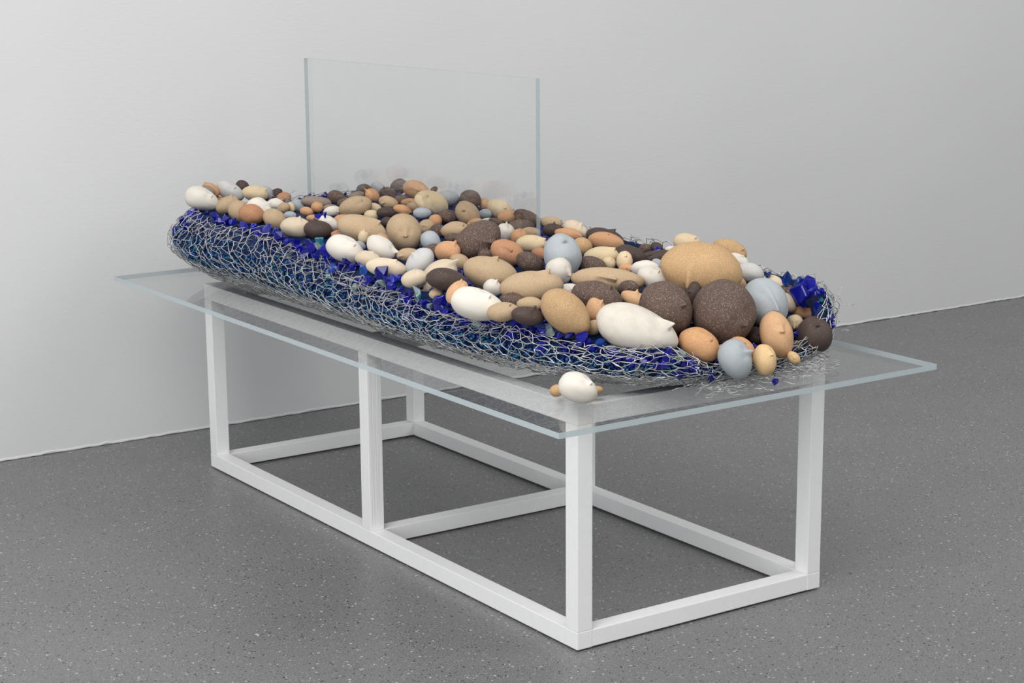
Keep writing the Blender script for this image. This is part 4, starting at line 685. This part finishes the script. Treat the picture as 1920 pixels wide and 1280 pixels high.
  ('big cobalt blue glass shard beside the tiny tan pebble under wire', 'c', 0.4727, -0.0526, 0.5258, 0.0163),
  ('chunky bright mid-blue glass shard beside the tiny tan pebble under wire', 'm', 0.4394, -0.0672, 0.5226, 0.0113),
  ('small cobalt blue glass shard beside the small tan egg', 'c', 0.3769, -0.1415, 0.5228, 0.0096),
  ('small cobalt blue glass shard between the small tan egg and the upright peach head', 'c', 0.3944, -0.0613, 0.5752, 0.0102),
  ('small bright mid-blue glass shard beside the upright peach head', 'm', 0.4844, -0.0658, 0.5647, 0.0104),
  ('big cobalt blue glass shard between the beak-nosed blue-grey head and the tiny tan ball', 'c', 0.2345, -0.0678, 0.5551, 0.0142),
  ('big bright mid-blue glass shard beside the pale grey oval', 'm', 0.6036, 0.1338, 0.6765, 0.0156),
  ('big bright mid-blue glass shard beside the dangling-nose cream head', 'm', 0.6048, 0.0829, 0.6746, 0.0206),
  ('big cobalt blue glass shard beside the dangling-nose cream head', 'c', 0.6078, 0.0313, 0.6551, 0.0331),
  ('big cobalt blue glass shard between the dangling-nose cream head and the round dark brown ball', 'c', 0.6043, 0.0318, 0.6306, 0.0184),
  ('big bright mid-blue glass shard between the dangling-nose cream head and the large blue-grey face', 'm', 0.6037, 0.0427, 0.6698, 0.0158),
  ('big cobalt blue glass shard between the dangling-nose cream head and the large blue-grey face', 'c', 0.6046, -0.0234, 0.6232, 0.0192),
  ('tiny cobalt blue glass shard beside the round dark brown ball', 'c', 0.6019, -0.0342, 0.6077, 0.0081),
  ('big violet-blue glass shard beside the round dark brown ball', 'v', 0.6037, -0.0546, 0.6037, 0.0156),
  ('small violet-blue glass shard beside the round dark brown ball', 'v', 0.6024, -0.0624, 0.5947, 0.0101),
  ('big cobalt blue glass shard between the large blue-grey face and the round dark brown ball', 'c', 0.6036, 0.0049, 0.6752, 0.0152),
  ('chunky cobalt blue glass shard beside the perched cream head', 'c', 0.6028, 0.5138, 0.6765, 0.0128),
  ('tiny cobalt blue glass shard beside the dark onion-shaped head', 'c', 0.6013, 0.7676, 0.6903, 0.0064),
]

HP = np.array([h[2:5] for h in HEADS]); HABC = np.array([h[11:14] for h in HEADS])
HE1 = np.array([h[5:8] for h in HEADS]); HE2 = np.array([h[8:11] for h in HEADS]); HE3 = np.cross(HE1, HE2)
QZ = []
for i in range(len(HEADS)):
    E = np.stack([HE1[i], HE2[i], HE3[i]]); QZ.append(E.T @ np.diag(1 / HABC[i] ** 2) @ E)
QZ = np.array(QZ)
BOTTOM = HP[:, 2] - np.sqrt((HE1[:, 2] * HABC[:, 0]) ** 2 + (HE2[:, 2] * HABC[:, 1]) ** 2 + (HE3[:, 2] * HABC[:, 2]) ** 2)
def underside(x, y, both=False):
    """lowest head surface above the point, or None"""
    d = np.array([x, y]) - HP[:, :2]
    A = QZ[:, 2, 2]; B = 2 * (QZ[:, 0, 2] * d[:, 0] + QZ[:, 1, 2] * d[:, 1])
    Cc = QZ[:, 0, 0] * d[:, 0] ** 2 + QZ[:, 1, 1] * d[:, 1] ** 2 + 2 * QZ[:, 0, 1] * d[:, 0] * d[:, 1] - 1
    D = B * B - 4 * A * Cc
    ok = D > 0
    if not ok.any(): return None
    low = HP[ok, 2] + (-B[ok] - np.sqrt(D[ok])) / (2 * A[ok])
    i = int(low.argmin())
    return (float(low[i]), float(BOTTOM[ok][i])) if both else float(low[i])
def bed(x, y):
    h = bed_height(x, y); u = underside(x, y, True)
    if u is None: return h - .004
    return max(min(u[0] + .003, max(h - .004, u[1] + .004), h + .06), h - .04, PLATE_Z + .002)

TAU = 2 * math.pi
NT = 1440
_ths = [TAU * i / NT for i in range(NT + 1)]
_pts = [nest_point(t, .6)[:2] for t in _ths]
_arc = [0.0]
for i in range(NT): _arc.append(_arc[-1] + math.dist(_pts[i], _pts[i + 1]))
PERIM = _arc[-1]
_arc_np, _th_np = np.array(_arc), np.array(_ths)
def theta_at(s): return float(np.interp(s % PERIM, _arc_np, _th_np))

def tubes(name, segs, radius, parent, m, sides=3):
    """segs: (n,2,3) straight wire pieces -> one mesh of thin prisms"""
    S = np.asarray(segs, float); a, b = S[:, 0], S[:, 1]
    d = b - a; ln = np.linalg.norm(d, axis=1, keepdims=True); ln[ln < 1e-9] = 1; d /= ln
    ref = np.where(np.abs(d[:, 2:3]) > .8, np.array([[1., 0, 0]]), np.array([[0, 0, 1.]]))
    u = np.cross(d, ref); u /= np.linalg.norm(u, axis=1, keepdims=True); w = np.cross(d, u)
    a = a - d * radius * .5; b = b + d * radius * .5
    rr = np.broadcast_to(np.asarray(radius, float), (len(S),))[:, None]
    V = []
    for e in (a, b):
        for k in range(sides):
            an = TAU * k / sides
            V.append(e + (u * math.cos(an) + w * math.sin(an)) * rr)
    V = np.stack(V, 1)                                    # n, 2*sides, 3
    n = len(S); base = (np.arange(n) * 2 * sides)[:, None, None]
    Q = np.array([[k, (k + 1) % sides, sides + (k + 1) % sides, sides + k] for k in range(sides)])[None]
    me = fast_mesh(name, V.reshape(-1, 3), (base + Q).reshape(-1, 4))
    me.polygons.foreach_set('use_smooth', np.ones(len(me.polygons), bool))
    o = link_obj(name, me, parent, [m])
    return o

nest = bpy.data.objects.new('wire_nest', None); nest.location = (NCX, NCY, PLATE_Z); col.objects.link(nest)
tag(nest, 'long boat-shaped nest of crumpled chicken wire packed with blue glass on the tabletop', 'wire nest')
NEST_INV = Vector((-NCX, -NCY, -PLATE_Z))
def to_nest(o):
    o.location = NEST_INV
    return o

def netting(seed, cell, v0, v1, off, jit, wob, radius, s_range=None, crumple=1.0):
    rnd = random.Random(seed)
    r = cell / math.sqrt(3)
    n = int(PERIM / cell); n2 = 2 * n; w = PERIM / n
    hgt = .205
    rows = max(2, int((v1 - v0) * hgt / (1.5 * r)))
    P = {}
    ph = rnd.random() * 50
    for j in range(rows + 1):
        for i in range(n2):
            s = i * w / 2; v = v0 + (v1 - v0) * (j * 1.5 * r + (((i + j) % 2) * .5) * r) / ((rows + .33) * 1.5 * r)
            nv = noise.noise_vector(Vector((s * 6, v * 3, ph)))
            n3 = noise.noise_vector(Vector((s * 22, v * 8, ph + 9)))
            s2 = s + nv.x * cell * 1.2 * crumple + n3.x * cell * .5 * crumple + rnd.uniform(-1, 1) * cell * jit
            v2 = v + (nv.y * .10 + n3.y * .04) * crumple + rnd.uniform(-1, 1) * jit * cell / hgt
            if v2 < .0: v2 = abs(v2) * .4
            o = off + nv.z * wob + n3.z * wob * .6 + rnd.uniform(-.0015, .0015)
            x, y, z = nest_point(theta_at(s2), v2, o)
            P[i, j] = (x, y, max(z, PLATE_Z + .0015 + rnd.random() * .004))
    segs = []
    def wire(a, b):
        a = np.array(a); b = np.array(b)
        if s_range and not (s_range(a)): return
        m = (a + b) / 2 + np.array([rnd.gauss(0, 1) for _ in range(3)]) * cell * .06
        segs.append((a, m)); segs.append((m, b))
    for j in range(rows + 1):
        for i in range(n2):
            wire(P[i, j], P[(i + 1) % n2, j])
            if j < rows and (i + j) % 2 == 1: wire(P[i, j], P[i, j + 1])
    o = to_nest(tubes('wire_netting', segs, radius, nest, WIRE)); o['kind'] = 'stuff'
    return o
netting(1, .036, .02, 1.02, .004, .15, .010, .0010)
netting(2, .043, .02, .98, .000, .20, .008, .00095)
for k in range(3):
    netting(10 + k, .024 + .002 * k, .0, .36 - .03 * k, -.004 + .004 * k, .30, .010, .00055, crumple=1.6)

# loose, tangled strands at the near end, along the rim and at the far end
rnd = random.Random(77)
def strand(p, heading, length, curl, rad_list, lift=0.0, floor_z=PLATE_Z + .0012):
    a, tilt = heading, rnd.uniform(-.25, .25) + lift
    segs = []; n = max(3, int(length / .006)); bend = rnd.uniform(-curl, curl)
    for k in range(n):
        if rnd.random() < .18: bend = rnd.uniform(-curl, curl)
        a += bend; tilt += rnd.uniform(-.3, .3); tilt *= .9
        q = (p[0] + math.cos(a) * math.cos(tilt) * .006, p[1] + math.sin(a) * math.cos(tilt) * .006, max(p[2] + math.sin(tilt) * .006, floor_z))
        segs.append((p, q)); p = q
    return segs
loose = []
for k in range(330):                                       # tangle under the heads at the near end
    x = rnd.uniform(.22, .63); y = -.075 + .10 * max(0, (x - .5) / .13) ** 2 + rnd.uniform(-.055, .035)
    z = PLATE_Z + .002 + abs(rnd.gauss(0, .016)) * (1 if x > .4 else .6)
    loose += strand((x, y, z), rnd.uniform(0, TAU), rnd.uniform(.02, .06), .7, None)
for k in range(170):                                       # near right corner, climbing to the rim
    th = rnd.uniform(-1.25, -.2); v = rnd.uniform(.1, 1.0)
    p = nest_point(th, v, rnd.uniform(-.004, .018))
    loose += strand(p, rnd.uniform(0, TAU), rnd.uniform(.02, .05), .7, None, .2)
for k in range(260):                                       # fringe along the long rim and round the far end
    th = rnd.uniform(math.pi * .48, math.pi * 1.52)
    p = nest_point(th, rnd.uniform(.85, 1.02), rnd.uniform(-.006, .006))
    loose += strand(p, th + rnd.choice((-1.5, 1.5)) + rnd.uniform(-.5, .5), rnd.uniform(.025, .06), .35, None, .15)
for k in range(26):
    p = (rnd.uniform(.17, .23), rnd.uniform(1.50, 1.60), .70 + rnd.uniform(0, .02))
    loose += strand(p, rnd.uniform(0, TAU), .04, .8, None, .3)
o = to_nest(tubes('loose_wire', loose, .0006, nest, WIRE)); o['kind'] = 'stuff'

# blue film that lines the netting and carries the glass
NS = 300
vlev = [.16, .22, .30, .40, .50, .60, .70, .80, .88, .94]
verts, quads = [], []
rings = []
def ring(fn):
    start = len(verts)
    for i in range(NS): verts.append(fn(TAU * i / NS))
    rings.append(start)
def sides_at(v):
    def fn(t):
        tt = theta_at(PERIM * t / TAU)
        inset = -.016 - .035 * max(0, (.30 - v) / .14) ** 1.0
        nz = noise.noise(Vector((t * 14, v * 9, 2))) * .006
        return nest_point(tt, v, inset + nz)
    return fn
for v in vlev: ring(sides_at(v))
def top_at(k):
    def fn(t):
        x, y, z = nest_point(theta_at(PERIM * t / TAU), .96, -.020)
        qx = NCX + (x - NCX) * k; qy = NCY + (y - NCY) * (1 - (1 - k) * .97)
        b = bed(qx, qy)
        e = lerp(k, [.86, 1.0], [0, 1])
        return (qx, qy, b * (1 - e) + min(b, z) * e)
    return fn
for k in (1.0, .96, .92, .87, .82, .77, .72, .66, .60, .54, .48, .42, .36, .30, .24, .18, .12, .06, .01): ring(top_at(k))
for a, b in zip(rings, rings[1:]):
    for i in range(NS):
        j = (i + 1) % NS
        quads.append((a + i, a + j, b + j, b + i))
me = fast_mesh('film_liner', verts, quads)
me.polygons.foreach_set('use_smooth', np.ones(len(me.polygons), bool))
liner = to_nest(link_obj('film_liner', me, nest, [FILM])); liner['label'] = 'crinkled blue film behind the netting'

# ------------------------------------------------------------------ glass
def shard_mesh(seed, name='glass_shard'):
    r = random.Random(seed)
    bm = bmesh.new()
    sx, sy, sz = r.uniform(.85, 1.2), r.uniform(.6, .95), r.uniform(.45, .8)
    for k in range(11):
        v = Vector((r.gauss(0, 1), r.gauss(0, 1), r.gauss(0, 1))).normalized() * r.uniform(.8, 1.1)
        bm.verts.new((v.x * sx, v.y * sy, v.z * sz))
    res = bmesh.ops.convex_hull(bm, input=bm.verts[:])
    bmesh.ops.delete(bm, geom=[e for e in res['geom_interior'] if isinstance(e, bmesh.types.BMVert)], context='VERTS')
    bmesh.ops.bevel(bm, geom=bm.edges[:], offset=.05, segments=1, affect='EDGES')
    bmesh.ops.triangulate(bm, faces=bm.faces[:])
    me = bpy.data.meshes.new(name); bm.to_mesh(me); bm.free()
    return me
SHARD_MESH = {c: [shard_mesh(100 * k + j) for j in range(7)] for k, c in enumerate(GLASS)}
for c, ms in SHARD_MESH.items():
    for m in ms: m.materials.append(GLASS[c])
rnd = random.Random(5)
for lab, c, x, y, z, size in SHARDS:
    o = bpy.data.objects.new('glass_shard', rnd.choice(SHARD_MESH[c])); col.objects.link(o)
    o.location = (x, y, z); o.scale = (size,) * 3
    o.rotation_euler = (rnd.uniform(0, TAU), rnd.uniform(0, TAU), rnd.uniform(0, TAU))
    tag(o, lab, 'glass shard', 'blue glass shards caught in the wire nest')

RIM_SPOTS = (('white egg on the far rim', 1.55, 9), ('reddish terracotta ball', 1.3, 1.55), ('brown onion-shaped head', 1.1, 1.3), ('white browed egg', .85, 1.1),
             ('long pale beige head', .65, .85), ('plump pale beige head', .5, .65), ('smooth dark brown egg', .35, .5), ('big smooth white head', .22, .35),
             ('sharp-nosed dark brown head', .1, .22), ('largest white head', -1, .1))
for k in range(150):
    th = rnd.uniform(math.pi * .85, math.pi * 1.62)
    v = rnd.uniform(.90, 1.03)
    x, y, z = nest_point(th, v, rnd.uniform(-.034, -.010))
    size = rnd.uniform(.0075, .0125)
    c = rnd.choices('cmvtp', (12, 2, 1.5, .6, .9))[0]
    u = underside(x, y)
    if u is not None and z + size > u + .012: continue
    o = bpy.data.objects.new('glass_shard', rnd.choice(SHARD_MESH[c])); col.objects.link(o)
    o.location = (x, y, z + size * .2); o.scale = (size,) * 3
    o.rotation_euler = (rnd.uniform(0, TAU), rnd.uniform(0, TAU), rnd.uniform(0, TAU))
    where = next(s for s, lo, hi in RIM_SPOTS if lo <= y < hi)
    tag(o, ('small ' if size < .01 else 'stout ') + {'c': 'cobalt blue', 'm': 'bright mid-blue', 'v': 'violet-blue', 't': 'teal', 'p': 'pale aqua'}[c] + ' glass shard loose on the rim below the ' + where,
        'glass shard', 'blue glass shards caught in the wire nest')

def gravel(name, pts, seed, m, label):
    """many small shards, too many to count, joined into one mesh"""
    protos = []
    for j in range(6):
        r = random.Random(seed + j); bm = bmesh.new()
        for k in range(8):
            v = Vector((r.gauss(0, 1), r.gauss(0, 1), r.gauss(0, 1))).normalized()
            bm.verts.new((v.x, v.y * .8, v.z * .65))
        bmesh.ops.convex_hull(bm, input=bm.verts[:])
        bm.verts.index_update()
        protos.append((np.array([v.co[:] for v in bm.verts]), np.array([[v.index for v in f.verts] for f in bm.faces])))
        bm.free()
    V, F, n = [], [], 0
    r = random.Random(seed)
    for (x, y, z, s) in pts:
        pv, pf = r.choice(protos)
        M = np.array(Matrix.Rotation(r.uniform(0, TAU), 3, Vector((r.gauss(0, 1), r.gauss(0, 1), r.gauss(0, 1))).normalized()))
        V.append(pv @ M.T * s + np.array([x, y, z])); F.append(pf + n); n += len(pv)
    me = fast_mesh(name, np.concatenate(V), np.concatenate(F))
    return tag(link_obj(name, me, None, [m]), label, 'glass gravel', None, 'stuff')
rnd = random.Random(9)
gp = {'c': [], 'm': [], 't': []}
for k in range(7200):
    s = rnd.random() * PERIM; v = rnd.uniform(.20, .93)
    x, y, z = nest_point(theta_at(s), v, rnd.uniform(-.014, -.007) - .03 * max(0, (.30 - v) / .14))
    u = (v - .2) / .78 + rnd.gauss(0, .16)
    near = lerp(y, [.0, .5], [.15, 0])
    c = 'c' if u > .74 - near else 'm' if rnd.random() < .62 else 't'
    gp[c].append((x, y, z, rnd.uniform(.0035, .0075)))
for k in range(6000):                                       # glass between and under the heads
    th = rnd.random() * TAU; q = math.sqrt(rnd.random()) * .97
    x, y, z = nest_point(th, .96, -.016)
    x, y = NCX + (x - NCX) * q, NCY + (y - NCY) * q
    h = bed_height(x, y); u = underside(x, y)
    if u is None or u > h + .004: gp['c'].append((x, y, min(h - .003, z - .002) if q > .9 else h - .003, rnd.uniform(.006, .011)))
gravel('glass_gravel', gp['c'], 31, GRAVEL['c'], 'crushed cobalt blue glass filling the upper part of the wire nest')
gravel('glass_gravel', gp['m'], 41, GRAVEL['m'], 'crushed mid-blue glass pressed against the netting on all sides')
gravel('glass_gravel', gp['t'], 51, GRAVEL['t'], 'crushed teal glass mixed in behind the netting')

# ------------------------------------------------------------------ ceramic heads
PHI = [0.0] + [.03 * (k + 1) for k in range(26)]
while PHI[-1] < math.pi - .16: PHI.append(PHI[-1] + min(.22, (PHI[-1] - PHI[-2]) * 1.18))
PHI = [p for p in PHI if p < math.pi - .08]
SEG = 44
def head(h):
    lab, clay, px, py, pz, e1x, e1y, e1z, e2x, e2y, e2z, a, b, c, egg, nose = h
    e1, e2 = Vector((e1x, e1y, e1z)), Vector((e2x, e2y, e2z)); e3 = e1.cross(e2)
    seed = ((round(px * 1e4) * 31 + round(py * 1e4) * 17 + 100003) % 9973) * .37
    if nose:
        p, q = nose[0], nose[1]
        n = np.array([p, q, math.sqrt(max(0, 1 - p * p - q * q))])
    else:
        n = np.array([0, 0, 1.0])
    n = n / np.linalg.norm(n)
    ref = np.array([1., 0, 0]) if abs(n[0]) < .8 else np.array([0, 1., 0])
    t1 = np.cross(n, ref); t1 /= np.linalg.norm(t1); t2 = np.cross(n, t1)
    phis = PHI if nose else [math.pi * k / 26 for k in range(26)]
    U = [n]
    for ph in phis[1:]:
        for k in range(SEG):
            an = TAU * k / SEG
            U.append(n * math.cos(ph) + (t1 * math.cos(an) + t2 * math.sin(an)) * math.sin(ph))
    U.append(-n)
    U = np.array(U)
    abc = np.array([a, b, c]); Rm = math.sqrt(a * b)
    taper = 1 - egg * U[:, 0:1]
    X = U * abc * np.concatenate([np.ones_like(taper), taper, taper], 1)
    lump = np.array([noise.noise(Vector(u * 1.3) + Vector((seed, 0, 0))) for u in U])
    lump2 = np.array([noise.noise(Vector(u * 2.7) + Vector((0, seed, 0))) for u in U])
    X *= (1 + .05 * lump + .014 * lump2)[:, None]
    Nn = U / abc; Nn /= np.linalg.norm(Nn, axis=1, keepdims=True)
    wn = np.zeros(len(U))
    if nose:
        Xn = X[0]; nn = Nn[0]
        d = math.radians(nose[2]); D = np.array([math.cos(d), math.sin(d), 0.])
        D = D - nn * (D @ nn); D /= np.linalg.norm(D)
        Tt = np.cross(nn, D)
        rel = X - Xn; s = rel @ D; t = rel @ Tt
        Ln = nose[3] * Rm; rs = nose[4]; Hn = .21 * rs * Rm
        front = np.clip((Nn @ nn + .25) / .4, 0, 1)
        k = np.clip((s + Ln) / Ln, 0, 1)
        drop = np.where(s > 0, np.exp(-(s / (.055 * Rm * (1 + .4 * rs))) ** 2), 1.0)
        prof = (k ** (1.25 if nose[3] < .65 else .75)) * drop
        sig = Rm * (.055 + .055 * k) * (.75 + .35 * rs) * (1 if nose[3] < .65 else .8)
        g = np.exp(-(t / sig) ** 2)
        wn = prof * g * front
        eye = np.exp(-(((s + Ln * .75) / (.20 * Rm)) ** 2)) * (np.exp(-((t - .27 * Rm) / (.15 * Rm)) ** 2) + np.exp(-((t + .27 * Rm) / (.15 * Rm)) ** 2))
        under = np.exp(-((s - .12 * Rm) / (.07 * Rm)) ** 2 - (t / (.10 * Rm)) ** 2)
        X = X + nn * (wn * Hn)[:, None] + D * (wn * Hn * .35)[:, None] - Nn * (front * (eye * .055 + under * .05) * Rm)[:, None]
    F = []
    nr = len(phis) - 1
    for k in range(SEG): F.append((0, 1 + k, 1 + (k + 1) % SEG))
    for r in range(nr - 1):
        o1, o2 = 1 + r * SEG, 1 + (r + 1) * SEG
        for k in range(SEG):
            k2 = (k + 1) % SEG
            F.append((o1 + k, o2 + k, o2 + k2, o1 + k2))
    last = len(U) - 1; o1 = 1 + (nr - 1) * SEG
    for k in range(SEG): F.append((o1 + k, last, o1 + (k + 1) % SEG))
    # smooth normals of the whole head, kept when the nose becomes a part of its own
    VN = np.zeros_like(X)
    Fq = np.array([f if len(f) == 4 else f + (f[2],) for f in F])
    fn = np.cross(X[Fq[:, 2]] - X[Fq[:, 0]], X[Fq[:, 3]] - X[Fq[:, 1]])
    small = np.linalg.norm(fn, axis=1) < 1e-14
    fn[small] = np.cross(X[Fq[small, 1]] - X[Fq[small, 0]], X[Fq[small, 2]] - X[Fq[small, 0]])
    tri = np.array([len(f) == 3 for f in F])
    fn[tri] = np.cross(X[Fq[tri, 1]] - X[Fq[tri, 0]], X[Fq[tri, 2]] - X[Fq[tri, 0]])
    for kk in range(4): np.add.at(VN, Fq[:, kk], fn)
    VN /= np.maximum(np.linalg.norm(VN, axis=1, keepdims=True), 1e-12)
    sgn = 1 if (VN * Nn).sum() > 0 else -1
    if sgn < 0:
        VN = -VN; F = [f[::-1] for f in F]
    def part(name, faces):
        used = sorted({i for f in faces for i in f}); mp = {v: i for i, v in enumerate(used)}
        me = bpy.data.meshes.new(name)
        me.from_pydata(X[used].tolist(), [], [[mp[i] for i in f] for f in faces])
        me.polygons.foreach_set('use_smooth', np.ones(len(me.polygons), bool))
        me.update()
        me.normals_split_custom_set_from_vertices(VN[used].tolist())
        me.materials.append(CLAY[clay])
        return me
    if nose:
        fw = np.array([np.mean(wn[list(f)]) for f in F])
        isn = fw > .3
        body = [f for f, q in zip(F, isn) if not q]; nf = [f for f, q in zip(F, isn) if q]
    else: body, nf = F, []
    frame = Matrix((e1, e2, e3)).transposed().to_4x4()
    tone = (seed * 7.13) % 1.0
    if nf:
        o = bpy.data.objects.new('ceramic_head', None); col.objects.link(o)
        o.empty_display_size = .01; o.location = (px, py, pz - (X @ np.array(frame.to_3x3())[2]).max())
        for nm, fs in (('head_body', body), ('nose', nf)):
            k = bpy.data.objects.new(nm, part(nm, fs)); col.objects.link(k); k.parent = o
            k.matrix_local = Matrix.Translation(Vector((px, py, pz)) - o.location) @ frame
            k['tone'] = tone
    else:
        o = bpy.data.objects.new('ceramic_head', part('ceramic_head', body)); col.objects.link(o)
        o.matrix_world = Matrix.Translation((px, py, pz)) @ frame
        o['tone'] = tone
    tag(o, lab, 'ceramic head', 'ceramic heads heaped in the nest')
for h in HEADS: head(h)
